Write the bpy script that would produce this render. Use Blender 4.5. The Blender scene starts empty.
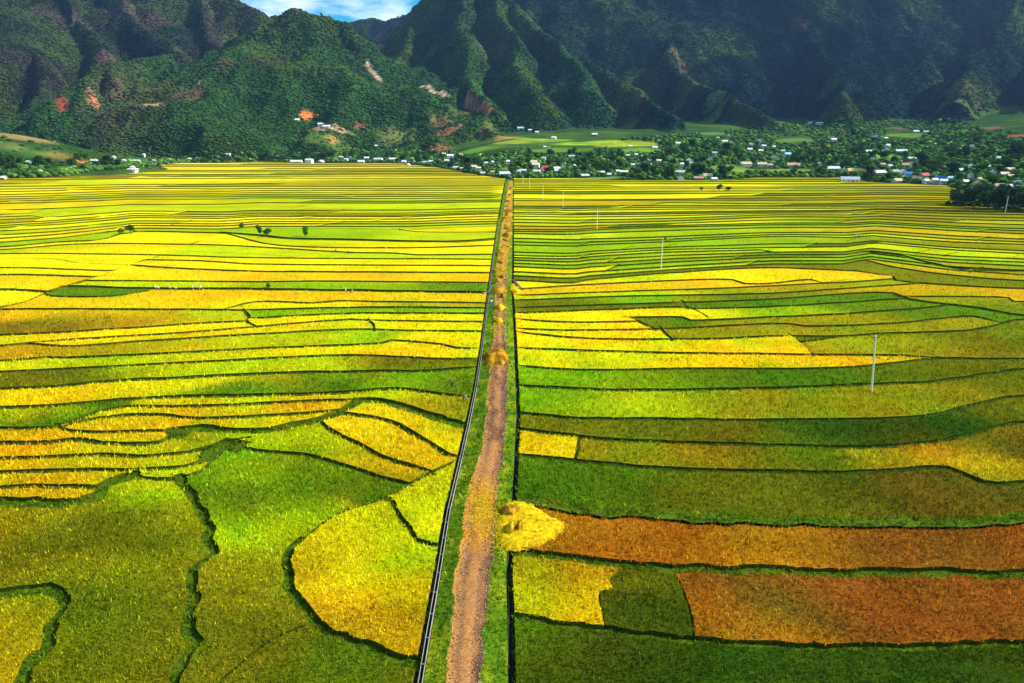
import bpy, math, random
import numpy as np
from mathutils import Vector, Matrix
from mathutils.geometry import delaunay_2d_cdt

rnd = random.Random(7)
rng = np.random.default_rng(7)
scene = bpy.context.scene
COL = scene.collection

# ------------------------------------------------------------------ camera
H, F, CX, CY, HOR = 45.0, 700.0, 512.0, 341.5, 140.0
PITCH = math.atan((CY - HOR) / F)
SP, CP = math.sin(PITCH), math.cos(PITCH)
cam_d = bpy.data.cameras.new('camera')
cam_d.sensor_width = 36.0
cam_d.lens = F / 1024.0 * 36.0
cam_d.clip_start = 0.5
cam_d.clip_end = 30000
cam = bpy.data.objects.new('camera', cam_d)
COL.objects.link(cam)
cam.location = (0, 0, H)
cam.rotation_euler = (math.radians(90) - PITCH, 0, 0)
scene.camera = cam

def ray(px, py):
    a = (np.asarray(px, float) - CX) / F
    b = (CY - np.asarray(py, float)) / F
    return a, CP + b * SP, -SP + b * CP

def gp(px, py, z=0.0):
    """point of the plain seen at a pixel"""
    a, f, u = ray(px, py)
    t = (H - z) / -u
    return a * t, f * t

def at_depth(px, py, Y):
    a, f, u = ray(px, py)
    t = Y / f
    return a * t, Y, H + u * t

def proj(x, y, z):
    d = y * CP - (z - H) * SP
    v = y * SP + (z - H) * CP
    return CX + F * x / d, CY - F * v / d

# ------------------------------------------------------------------ helpers
def tag(o, label=None, cat=None, group=None, kind=None):
    if label: o['label'] = label
    if cat: o['category'] = cat
    if group: o['group'] = group
    if kind: o['kind'] = kind
    return o

def empty(name, loc, rz=0.0):
    o = bpy.data.objects.new(name, None)
    o.empty_display_size = 0.5
    o.location = loc
    o.rotation_euler = (0, 0, rz)
    COL.objects.link(o)
    return o

def link(name, me, parent=None):
    o = bpy.data.objects.new(name, me)
    COL.objects.link(o)
    if parent: o.parent = parent
    return o

def mesh_np(name, V, T, mats, col=None, midx=None, smooth=False, quads=None):
    """V (n,3); T (m,3) triangles; quads (k,4)"""
    V = np.asarray(V, np.float32)
    T = np.asarray(T, np.int32).reshape(-1, 3)
    Q = np.zeros((0, 4), np.int32) if quads is None else np.asarray(quads, np.int32).reshape(-1, 4)
    me = bpy.data.meshes.new(name)
    me.vertices.add(len(V))
    me.vertices.foreach_set('co', V.ravel())
    nl = len(T) * 3 + len(Q) * 4
    me.loops.add(nl)
    me.loops.foreach_set('vertex_index', np.concatenate([T.ravel(), Q.ravel()]).astype(np.int32))
    me.polygons.add(len(T) + len(Q))
    starts = np.concatenate([np.arange(len(T)) * 3, len(T) * 3 + np.arange(len(Q)) * 4]).astype(np.int32)
    me.polygons.foreach_set('loop_start', starts)
    if midx is not None:
        me.polygons.foreach_set('material_index', np.asarray(midx, np.int32))
    if smooth:
        me.polygons.foreach_set('use_smooth', np.ones(len(T) + len(Q), bool))
    for m in (mats if isinstance(mats, (list, tuple)) else [mats]):
        me.materials.append(m)
    if col is not None:
        at = me.color_attributes.new('Col', 'FLOAT_COLOR', 'POINT')
        c = np.ones((len(V), 4), np.float32)
        c[:, :3] = np.clip(col, 0, 1)
        at.data.foreach_set('color', c.ravel())
    me.update(calc_edges=True)
    return me

class MB:
    """collects simple solids into one mesh"""
    def __init__(s): s.v = []; s.f = []; s.m = []
    def add(s, vs, fs, m=0):
        k = len(s.v); s.v += [tuple(v) for v in vs]
        s.f += [tuple(k + i for i in f) for f in fs]; s.m += [m] * len(fs); return s
    def box(s, c, d, m=0, rz=0.0):
        x, y, z = c; a, b, h = d[0] / 2, d[1] / 2, d[2] / 2
        cr, sr = math.cos(rz), math.sin(rz)
        vs = []
        for dz in (-h, h):
            for dx, dy in ((-a, -b), (a, -b), (a, b), (-a, b)):
                vs.append((x + dx * cr - dy * sr, y + dx * sr + dy * cr, z + dz))
        return s.add(vs, [(3, 2, 1, 0), (4, 5, 6, 7), (0, 1, 5, 4), (1, 2, 6, 5), (2, 3, 7, 6), (3, 0, 4, 7)], m)
    def tube(s, p, q, r0, r1, n=8, m=0, cap=True):
        p, q = Vector(p), Vector(q); d = (q - p).normalized()
        a = d.orthogonal().normalized(); b = d.cross(a)
        vs = []
        for c, r in ((p, r0), (q, r1)):
            for i in range(n):
                t = 2 * math.pi * i / n
                vs.append(c + a * (r * math.cos(t)) + b * (r * math.sin(t)))
        fs = [(i, (i + 1) % n, n + (i + 1) % n, n + i) for i in range(n)]
        if cap: fs += [tuple(range(n - 1, -1, -1)), tuple(range(n, 2 * n))]
        return s.add(vs, fs, m)
    def mesh(s, name, mats):
        me = bpy.data.meshes.new(name)
        me.from_pydata(s.v, [], s.f)
        for m in (mats if isinstance(mats, (list, tuple)) else [mats]): me.materials.append(m)
        me.polygons.foreach_set('material_index', s.m)
        me.update()
        return me
    def build(s, name, mats, parent=None):
        return link(name, s.mesh(name, mats), parent)

# value noise
def _hash(ix, iy, s):
    n = (ix.astype(np.int64) * 374761393 + iy.astype(np.int64) * 668265263 + s * 1442695041) & 0x7fffffff
    n = ((n ^ (n >> 13)) * 1274126177) & 0x7fffffff
    return ((n ^ (n >> 16)) & 0xffff) / 65535.0

def vnoise(x, y, s=0):
    x = np.asarray(x, float); y = np.asarray(y, float)
    ix = np.floor(x); iy = np.floor(y); fx = x - ix; fy = y - iy
    fx = fx * fx * (3 - 2 * fx); fy = fy * fy * (3 - 2 * fy)
    a = _hash(ix, iy, s); b = _hash(ix + 1, iy, s); c = _hash(ix, iy + 1, s); d = _hash(ix + 1, iy + 1, s)
    return (a * (1 - fx) + b * fx) * (1 - fy) + (c * (1 - fx) + d * fx) * fy

def fbm(x, y, s=0, o=4):
    r = 0.0; a = 0.5; t = 0
    for k in range(o):
        r = r + a * vnoise(x * 2 ** k + 17.3 * k, y * 2 ** k - 9.1 * k, s + k); t += a; a *= 0.5
    return r / t

def ridged(x, y, s=0, o=4):
    r = 0.0; a = 0.5; t = 0
    for k in range(o):
        r = r + a * (1 - np.abs(2 * vnoise(x * 2 ** k + 5.3 * k, y * 2 ** k + 3.7 * k, s + k) - 1)); t += a; a *= 0.5
    return r / t

# ------------------------------------------------------------------ materials
def new_mat(name):
    m = bpy.data.materials.new(name); m.use_nodes = True
    nt = m.node_tree; nt.nodes.clear()
    out = nt.nodes.new('ShaderNodeOutputMaterial')
    return m, nt, out

def N(nt, t, **kw):
    n = nt.nodes.new(t)
    for k, v in kw.items():
        if k in ('ins',):
            for kk, vv in v.items(): n.inputs[kk].default_value = vv
        else: setattr(n, k, v)
    return n

def noise_node(nt, scale, detail=4, rough=0.6, vec=None):
    n = N(nt, 'ShaderNodeTexNoise'); n.inputs['Scale'].default_value = scale
    n.inputs['Detail'].default_value = detail; n.inputs['Roughness'].default_value = rough
    if vec is not None: nt.links.new(vec, n.inputs['Vector'])
    return n

def attr_mat(name, nscale=1.0, lo=0.7, hi=1.3, rough=0.85, bump=0.0, bscale=2.0, translucent=0.0, stretch=(1, 1, 1), n2=None):
    """colour comes from the mesh's own colour attribute, mottled by noise in metres"""
    m, nt, out = new_mat(name)
    L = nt.links.new
    at = N(nt, 'ShaderNodeVertexColor', layer_name='Col')
    geo = N(nt, 'ShaderNodeNewGeometry')
    mp = N(nt, 'ShaderNodeMapping'); mp.inputs['Scale'].default_value = stretch
    L(geo.outputs['Position'], mp.inputs['Vector'])
    nz = noise_node(nt, nscale, 5, 0.65, mp.outputs[0])
    mr = N(nt, 'ShaderNodeMapRange'); mr.inputs['From Min'].default_value = 0.3; mr.inputs['From Max'].default_value = 0.7
    mr.inputs['To Min'].default_value = lo; mr.inputs['To Max'].default_value = hi
    L(nz.outputs['Fac'], mr.inputs['Value'])
    mul = N(nt, 'ShaderNodeVectorMath', operation='SCALE')
    L(at.outputs['Color'], mul.inputs[0]); L(mr.outputs[0], mul.inputs['Scale'])
    colr = mul.outputs[0]
    if n2:
        nz2 = noise_node(nt, n2, 3, 0.5, mp.outputs[0])
        mr2 = N(nt, 'ShaderNodeMapRange'); mr2.inputs['From Min'].default_value = 0.3; mr2.inputs['From Max'].default_value = 0.7
        mr2.inputs['To Min'].default_value = 0.9; mr2.inputs['To Max'].default_value = 1.1
        L(nz2.outputs['Fac'], mr2.inputs['Value'])
        mu2 = N(nt, 'ShaderNodeVectorMath', operation='SCALE'); L(colr, mu2.inputs[0]); L(mr2.outputs[0], mu2.inputs['Scale'])
        colr = mu2.outputs[0]
    p = N(nt, 'ShaderNodeBsdfPrincipled'); p.inputs['Roughness'].default_value = rough
    p.inputs['Specular IOR Level'].default_value = 0.0
    L(colr, p.inputs['Base Color'])
    sh = p.outputs[0]
    if bump > 0:
        bn = noise_node(nt, bscale, 6, 0.7, geo.outputs['Position'])
        b = N(nt, 'ShaderNodeBump'); b.inputs['Strength'].default_value = 1.0; b.inputs['Distance'].default_value = bump
        L(bn.outputs['Fac'], b.inputs['Height']); L(b.outputs[0], p.inputs['Normal'])
    if translucent > 0:
        tr = N(nt, 'ShaderNodeBsdfTranslucent'); L(colr, tr.inputs['Color'])
        mx = N(nt, 'ShaderNodeMixShader'); mx.inputs[0].default_value = translucent
        L(p.outputs[0], mx.inputs[1]); L(tr.outputs[0], mx.inputs[2]); sh = mx.outputs[0]
    L(sh, out.inputs['Surface'])
    return m

def plain_mat(name, c, rough=0.7, nscale=1.5, var=0.2, metal=0.0, bump=0.0, stain=None):
    m, nt, out = new_mat(name); L = nt.links.new
    geo = N(nt, 'ShaderNodeTexCoord')
    nz = noise_node(nt, nscale, 5, 0.6, geo.outputs['Object'])
    r = N(nt, 'ShaderNodeValToRGB')
    r.color_ramp.elements[0].position = 0.3; r.color_ramp.elements[1].position = 0.7
    s = stain or tuple(x * (1 - var) for x in c)
    r.color_ramp.elements[0].color = (*s, 1); r.color_ramp.elements[1].color = (*[min(1, x * (1 + var * 0.6)) for x in c], 1)
    L(nz.outputs['Fac'], r.inputs[0])
    p = N(nt, 'ShaderNodeBsdfPrincipled'); p.inputs['Roughness'].default_value = rough; p.inputs['Metallic'].default_value = metal
    L(r.outputs[0], p.inputs['Base Color'])
    if bump:
        b = N(nt, 'ShaderNodeBump'); b.inputs['Distance'].default_value = bump
        L(nz.outputs['Fac'], b.inputs['Height']); L(b.outputs[0], p.inputs['Normal'])
    L(p.outputs[0], out.inputs['Surface'])
    return m

M_CROP = attr_mat('rice_crop', 4.5, 0.45, 1.4, 0.8, 0.10, 3.5, 0.0, n2=0.05)
M_TUFT = attr_mat('rice_tufts', 0.5, 0.85, 1.15, 0.7, translucent=0.35, n2=0.05)
M_BUND = attr_mat('bund_grass', 2.0, 0.55, 1.45, 0.9, 0.05, 3.0)
M_TERR = attr_mat('hillside', 0.02, 0.6, 1.4, 0.95, 1.5, 0.08, n2=0.006)
M_FOREST = attr_mat('forest_canopy', 0.15, 0.78, 1.25, 0.9)
M_LEAF = attr_mat('tree_leaves', 0.8, 0.7, 1.35, 0.7, translucent=0.25)
M_DIRT = attr_mat('dirt_road', 4.5, 0.42, 1.5, 0.95, 0.06, 7.0, n2=0.35)
M_STRAW = attr_mat('straw', 2.2, 0.5, 1.3, 0.7, translucent=0.2)
M_BARK = plain_mat('bark', (0.10, 0.075, 0.05), 0.9)
M_CONC = plain_mat('weathered_concrete', (0.27, 0.26, 0.20), 0.9, 0.8, 0.35)
M_POLE = plain_mat('pale_concrete_pole', (0.90, 0.87, 0.62), 0.8, 0.8, 0.15)
M_DARK = plain_mat('dark_channel', (0.018, 0.022, 0.010), 0.95, 2.0, 0.4)  # near-black base colour for the ditch sides and the canal bed
M_METAL = plain_mat('dark_metal', (0.08, 0.08, 0.08), 0.5, 2.0, 0.2, 0.6)
M_PORC = plain_mat('brown_insulator', (0.25, 0.10, 0.05), 0.3)

# ------------------------------------------------------------------ light
SUN_AZ, SUN_EL = math.radians(86), math.radians(38)
sd = Vector((math.sin(SUN_AZ) * math.cos(SUN_EL), math.cos(SUN_AZ) * math.cos(SUN_EL), math.sin(SUN_EL)))
sl = bpy.data.lights.new('sun', 'SUN'); sl.energy = 4.9; sl.angle = math.radians(0.5); sl.color = (1.0, 0.95, 0.86)
so = bpy.data.objects.new('sun', sl); COL.objects.link(so)
so.rotation_euler = sd.to_track_quat('Z', 'Y').to_euler(); so.location = (200, 200, 900)

w = bpy.data.worlds.new('World'); scene.world = w; w.use_nodes = True
nt = w.node_tree; nt.nodes.clear(); L = nt.links.new
out = N(nt, 'ShaderNodeOutputWorld'); bg = N(nt, 'ShaderNodeBackground')
sky = N(nt, 'ShaderNodeTexSky', sky_type='NISHITA'); sky.sun_disc = False
sky.sun_elevation = SUN_EL; sky.sun_rotation = SUN_AZ; sky.air_density = 1.0; sky.dust_density = 0.3; sky.ozone_density = 1.4
sky.altitude = 600
tc = N(nt, 'ShaderNodeTexCoord')
mp = N(nt, 'ShaderNodeMapping'); mp.inputs['Scale'].default_value = (1.0, 1.0, 3.4); mp.inputs['Location'].default_value = (0.31, 0.1, 0.35)
L(tc.outputs['Generated'], mp.inputs['Vector'])
cn = noise_node(nt, 4.2, 8, 0.55, mp.outputs[0])
cr = N(nt, 'ShaderNodeValToRGB'); cr.color_ramp.elements[0].position = 0.50; cr.color_ramp.elements[1].position = 0.63
cr.color_ramp.elements[0].color = (0, 0, 0, 1); cr.color_ramp.elements[1].color = (1, 1, 1, 1)
L(cn.outputs['Fac'], cr.inputs[0])
mx = N(nt, 'ShaderNodeMix', data_type='RGBA')
mx.inputs['B'].default_value = (10.0, 11.0, 11.6, 1)
tint = N(nt, 'ShaderNodeMix', data_type='RGBA', blend_type='MULTIPLY'); tint.inputs['Factor'].default_value = 1.0
tint.inputs['B'].default_value = (0.10, 0.95, 1.22, 1)
L(sky.outputs[0], tint.inputs['A'])
L(cr.outputs[0], mx.inputs['Factor']); L(tint.outputs['Result'], mx.inputs['A'])
L(mx.outputs['Result'], bg.inputs['Color']); bg.inputs['Strength'].default_value = 0.078
L(bg.outputs[0], out.inputs['Surface'])

vs = scene.view_settings
scene.display_settings.display_device = 'sRGB'
vs.view_transform = 'Standard'; vs.look = 'None'; vs.gamma = 1.0; vs.use_curve_mapping = False; vs.exposure = 0.80
scene.cycles.max_bounces = 5; scene.cycles.diffuse_bounces = 2; scene.cycles.transparent_max_bounces = 6
scene.cycles.volume_bounces = 0
HAZE = 0.00003
# ------------------------------------------------------------------ terrain: mountains round the plain
EDGE = [(-400, 182), (0, 178), (60, 176), (90, 171), (130, 168), (190, 163), (260, 162), (400, 163.5), (440, 168), (470, 174), (505, 179),
        (560, 178), (640, 180.5), (720, 180), (762, 177.5), (840, 178), (865, 182), (900, 183.5), (945, 186), (975, 196), (1024, 209), (1400, 215)]
_ex = np.array([e[0] for e in EDGE], float)
_gx, _gy = gp(_ex, [e[1] for e in EDGE])
EDGE_U = _gx / _gy; EDGE_Y = _gy
def plain_edge(x, y):
    return np.interp(np.asarray(x) / np.maximum(y, 1.0), EDGE_U, EDGE_Y)
RISE_U = [(-400, .03), (260, .03), (400, .035), (470, .06), (560, .075), (640, .078), (800, .085), (1024, .09), (1400, .09)]
_ru = (np.array([r[0] for r in RISE_U]) - CX) / F / 1.0; _rs = np.array([r[1] for r in RISE_U])

RIDGES = [ # (pixel x, pixel y, distance) crest points; slope
 # front left hill
 ([(292,10,2300),(262,22,2270),(235,38,2200),(205,50,2120),(176,56,2050),(145,60,1980),(117,65,1900),(90,80,1800),(53,103,1680),(20,128,1560)], .62),
 ([(292,10,2300),(304,55,2080),(314,100,1820),(320,140,1560)], .62),
 ([(250,30,2230),(245,70,2000),(232,105,1780),(225,140,1560)], .62),
 ([(176,56,2050),(172,100,1780),(160,143,1550)], .60),
 ([(117,65,1900),(128,100,1700),(120,145,1530)], .6),
 ([(292,10,2300),(320,15,2300),(346,25,2290),(366,52,2200),(400,78,2060),(440,100,1880),(470,118,1740),(500,138,1600)], .6),
 ([(346,25,2290),(362,80,1960),(372,115,1740),(385,142,1560)], .6),
 ([(400,78,2060),(420,110,1750),(440,135,1560)], .55),
 # left mountain behind
 ([(-500,-120,3300),(-200,-90,3100),(0,-80,3000),(105,-40,2950),(180,-22,2850),(228,-1,2780),(256,11,2720),(285,40,2650)], .60),
 ([(105,-40,2950),(128,8,2600),(150,35,2420),(176,56,2250)], .62),
 ([(-60,-90,3000),(20,20,2400),(45,75,2050),(30,125,1700)], .62),
 ([(40,-60,2950),(80,20,2480),(105,55,2250)], .62),
 ([(-300,-90,3000),(-120,0,2400),(-60,80,1900),(-80,140,1500)], .6),
 ([(190,-15,2850),(205,20,2600),(215,45,2400)], .6),
 # far gap
 ([(290,36,4300),(330,28,4300),(350,21,4300),(372,17,4300),(386,21,4250),(400,15,4250),(416,9,4200),(450,-10,4200)], .5),
 # middle mountain
 ([(428,0,2900),(450,-18,2880),(480,-26,2850),(508,-8,2750),(530,18,2560),(550,34,2430),(570,52,2300),(608,76,2080),(638,94,1880),(673,114,1680),(700,128,1500)], .62),
 ([(428,0,2900),(414,28,2700),(400,55,2520),(388,84,2320)], .62),
 ([(470,-24,2870),(462,30,2450),(475,75,2120),(492,105,1850)], .6),
 ([(495,-18,2800),(515,50,2250),(540,95,1850)], .6),
 ([(560,42,2360),(585,92,1900)], .58),
 # right range
 ([(470,-20,3900),(520,-70,3800),(600,-110,3700),(700,-100,3500),(800,-115,3450),(900,-100,3350),(1024,-105,3250),(1200,-100,3200),(1500,-60,3000)], .6),
 ([(600,-110,3700),(630,-20,3100),(655,20,2760),(671,42,2520),(680,72,2250),(716,90,2020),(766,114,1740),(800,126,1560)], .62),
 ([(780,-115,3450),(792,-30,2950),(803,22,2540),(820,45,2330),(837,66,2120),(846,96,1820),(850,122,1600)], .62),
 ([(955,-100,3300),(948,-10,2750),(938,40,2380),(926,60,2220),(895,76,2050),(866,90,1880)], .62),
 ([(1050,-100,3250),(1024,0,2500),(995,40,2200),(968,56,2060),(958,82,1850),(955,112,1600)], .62),
 ([(700,-100,3500),(712,-20,3050),(722,40,2600),(738,78,2280)], .62),
 ([(870,-100,3400),(878,-20,2950),(888,30,2560),(892,55,2380)], .62),
 ([(560,-90,3750),(575,-10,3200),(600,30,2800),(625,60,2500)], .6),
 ([(1200,-100,3000),(1110,10,2150),(1060,75,1700),(1030,112,1480)], .6),
 ([(1300,-60,2600),(1230,40,1900),(1180,110,1400)], .6),
]
HILLOCK = [(-260,120,1120),(-60,128,1060),(0,133,1035),(25,140,1030),(50,152,1020),(76,165,1010)]

GX0, GX1, GY0, GY1, GS = -3000.0, 3400.0, 400.0, 5000.0, 11.0
gx = np.arange(GX0, GX1, GS); gy = np.arange(GY0, GY1, GS)
XX, YY = np.meshgrid(gx, gy)
wx = (fbm(XX / 260, YY / 260, 3) - .5) * 110; wy = (fbm(XX / 260, YY / 260, 9) - .5) * 110
wk = np.clip((YY - 1400) / 600, 0, 1)
WXX, WYY = XX + (wx * .9 + (fbm(XX / 90, YY / 110, 13) - .5) * 60) * wk, YY + wy * wk * .7

def seg_height(poly, slope, X, Y, round_=0.0, crest=0.0):
    P = [at_depth(*p) for p in poly]
    hh = np.full(X.shape, -1e4); dd = np.full(X.shape, 1e9)
    for a, b in zip(P[:-1], P[1:]):
        ex, ey = b[0] - a[0], b[1] - a[1]; L2 = ex * ex + ey * ey
        t = np.clip(((X - a[0]) * ex + (Y - a[1]) * ey) / L2, 0, 1)
        d = np.hypot(X - a[0] - t * ex, Y - a[1] - t * ey)
        d_ = np.sqrt(d * d + round_ ** 2) - round_
        z = a[2] + t * (b[2] - a[2]) - slope * d_ - (crest * (1 - np.exp(-d_ / 60.0)) if crest else 0)
        k = z > hh
        hh = np.where(k, z, hh); dd = np.where(k, d, dd)
    return hh, dd

HM = np.full(XX.shape, -1e4); DD = np.full(XX.shape, 1e9)
hs = []; RI = np.zeros(XX.shape, int)
for poly, s in RIDGES:
    front = poly[-1][2] < 1700 and poly[0][2] < 2500
    h, d = seg_height(poly, s * (.66 if front and len(hs) < 8 else 1.25 if len(hs) in (15, 16) else 1.05 if len(hs) in (17, 18, 19) else 1.1 if len(hs) >= 20 else .78 if front else .90), WXX, WYY, 24.0, 24.0 if front and len(hs) < 20 else 46.0 if len(hs) >= 20 else 36.0)
    k = h > HM
    HM = np.where(k, h, HM); DD = np.where(k, d, DD); RI = np.where(k, len(hs), RI); hs.append(h)
acc = 0
for h in hs: acc = acc + np.exp(np.clip((h - HM) / 14.0, -30, 0))
HM = HM + 14.0 * np.log(acc) * .6
er = ridged(XX / 300, YY / 420, 21, 5); er3 = ridged(XX / 120, YY / 260, 27, 3)
er2 = fbm(XX / 60, YY / 60, 31, 4)
amt = np.clip(DD / 130, 0.0, 1.0)
HM = HM - (1 - er) ** 1.2 * 120 * amt - (1 - er3) * 26 * amt - (er2 - .5) * 20 * np.clip(DD / 60, .15, 1)
US = XX / YY
FOOT = [(-400, 1490), (380, 1500), (440, 1540), (500, 1560), (560, 1490), (640, 1570), (700, 1660), (860, 1640), (1024, 1620), (1400, 1500)]
footY = np.interp(US, (np.array([q_[0] for q_ in FOOT]) - CX) / F, [q_[1] for q_ in FOOT]) + (fbm(XX / 90, YY / 90, 40) - .5) * 120
_b0 = np.maximum((YY - np.interp(US, EDGE_U, EDGE_Y)) * np.interp(US, _ru, _rs), 0)
HM = np.minimum(HM, _b0 + (YY - footY) * .75)
hh, dd = seg_height(HILLOCK, .30, XX, YY, 30.0)
hh = hh + (fbm(XX / 70, YY / 70, 44) - .5) * 6
HM = np.maximum(HM, hh)
US = XX / YY
edgeY = np.interp(US, EDGE_U, EDGE_Y)
rise = np.interp(US, _ru, _rs)
base = (YY - edgeY) * rise
base = np.where(base > 0, base + (fbm(XX / 120, YY / 120, 55) - .5) * 9 * np.clip((YY - edgeY) / 150, 0, 1), (YY - edgeY) * 0.06)
base = np.minimum(base, 160)
k = 14.0
HT = np.maximum(HM, base)
sm = np.clip(.5 + .5 * (HM - base) / k, 0, 1)
HT = base * (1 - sm) + HM * sm + k * sm * (1 - sm)
# keep the plain flat
inside = YY < edgeY
HT = np.where(inside & (hh < 0), np.minimum(HT, (YY - edgeY) * 0.06 - .3), HT)
HILLY = HM > base + 2

def terr(x, y):
    x = np.nan_to_num(np.asarray(x, float)); y = np.nan_to_num(np.asarray(y, float), nan=600.0)
    fx = np.clip((np.asarray(x, float) - GX0) / GS, 0, len(gx) - 1.001); fy = np.clip((np.asarray(y, float) - GY0) / GS, 0, len(gy) - 1.001)
    ix = fx.astype(int); iy = fy.astype(int); fx = fx - ix; fy = fy - iy
    return (HT[iy, ix] * (1 - fx) + HT[iy, ix + 1] * fx) * (1 - fy) + (HT[iy + 1, ix] * (1 - fx) + HT[iy + 1, ix + 1] * fx) * fy

def hit(px, py):
    """first point of plain or hillside along the pixel's ray (vectorised)"""
    px = np.atleast_1d(np.asarray(px, float)); py = np.atleast_1d(np.asarray(py, float))
    a, f, u = ray(px, py)
    Y = np.full(px.shape, 560.0); res = np.full(px.shape, np.nan); done = np.zeros(px.shape, bool)
    step = 8.0
    while Y[0] < 4900:
        Yn = Y + step
        t = Yn / f
        z = H + u * t; x = a * t
        g = np.maximum(terr(x, Yn), 0.0)
        h_ = (z <= g) & ~done
        res[h_] = Yn[h_] - step * .5; done |= h_
        Y = Yn
        if done.all(): break
    # plain hit nearer than the grid
    t0 = np.where(u < 0, H / -np.minimum(u, -1e-6), 1e9)
    near = t0 * f < 560
    res[near] = (t0 * f)[near]
    x = a * res / f; z = np.maximum(terr(x, res), 0.0)
    return x, res, z

# ---- land cover -----------------------------------------------------------
PATCH = [ # px, py, rx, ry, colour, tree factor
 (62,104,7,3,(.34,.09,.05),.1), (95,102,5,3,(.32,.12,.06),.1), (90,93,3,2,(.28,.13,.08),.2), (150,105,8,3,(.38,.22,.10),.1), (200,82,4,2,(.3,.22,.1),.2),
 (225,66,9,10,(.11,.10,.04),.6), (120,92,16,9,(.12,.10,.05),.5), (185,92,22,10,(.12,.10,.045),.5),
 (309,117,9,5,(.62,.17,.04),0), (331,127,20,2,(.35,.24,.12),.1), (325,140,26,8,(.10,.17,.03),.3), (333,140,5,4,(.3,.18,.05),.1), (360,127,7,5,(.26,.15,.07),.2),
 (396,139,18,8,(.14,.17,.05),.25), (440,122,11,5,(.16,.12,.05),.35), (449,131,14,3.5,(.34,.15,.06),.2), (432,150,22,3,(.30,.16,.06),.08),
 (482,133,7,4,(.10,.07,.04),.4), (408,133,6,4,(.14,.2,.04),.2),
 (458,112,12,5,(.09,.12,.03),.5),
 (478,150,30,6,(.12,.26,.02),.02), (508,138,12,4,(.30,.17,.05),.02), (515,142,20,5,(.26,.28,.03),.02), (540,140,34,6,(.20,.32,.02),.02), (590,143,40,6,(.20,.31,.02),.02),
 (560,150,40,5,(.10,.19,.02),.1), (628,145,36,5,(.24,.32,.02),.02), (640,150,24,4,(.13,.24,.02),.1), (490,127,8,8,(.13,.15,.04),.1),
 (490,60,20,12,(.085,.095,.03),.6), (550,108,14,7,(.07,.11,.02),.8), (630,125,8,5,(.11,.14,.04),.3),
 (675,52,14,7,(.12,.10,.05),.6), (715,100,10,9,(.09,.14,.03),.4), (682,102,14,4,(.13,.10,.05),.3), (712,118,14,5,(.11,.16,.04),.2), (712,134,14,5,(.09,.20,.04),.1),
 (640,100,9,6,(.11,.09,.05),.4), (800,25,8,12,(.07,.06,.035),.7), (830,85,8,12,(.05,.09,.035),.7),
 (795,140,22,5,(.10,.18,.03),.15), (820,145,12,5,(.14,.14,.03),.2), (905,135,22,6,(.11,.19,.03),.05), (897,128,8,3,(.16,.09,.06),.1),
 (888,157,18,4,(.11,.21,.03),.08), (964,103,22,3,(.10,.13,.04),.3), (965,85,14,9,(.08,.09,.04),.5), (990,128,9,3,(.17,.08,.05),.1), (1017,136,12,3,(.30,.07,.04),0),
 (740,170,30,3,(.14,.22,.03),.1), (790,171,30,3,(.18,.24,.03),.05), (966,152,4,3,(.2,.25,.04),.1), (730,168,24,4,(.13,.22,.03),.1),
 (18,150,30,6,(.07,.16,.03),.2), (22,138,22,4,(.26,.18,.06),.1), (60,157,16,5,(.20,.17,.04),.1), (12,146,14,2,(.15,.2,.05),.1), (78,163,8,3,(.36,.20,.05),.05),
 (900,20,10,10,(.03,.05,.03),1), (140,20,30,14,(.085,.06,.045),.7), (60,20,30,16,(.07,.055,.045),.8), (110,60,30,8,(.08,.06,.04),.7), (265,60,18,30,(.06,.07,.025),.8),
 (505,170,10,3,(.25,.25,.05),.1), (600,178,40,1.5,(.12,.2,.03),.1)]
SCARS = [([(366,62),(372,72),(379,80)], .30, 4), ([(423,86),(433,92),(447,97)], .45, 4), ([(465,101),(480,108),(490,112)], .4, 3.5)]

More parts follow.
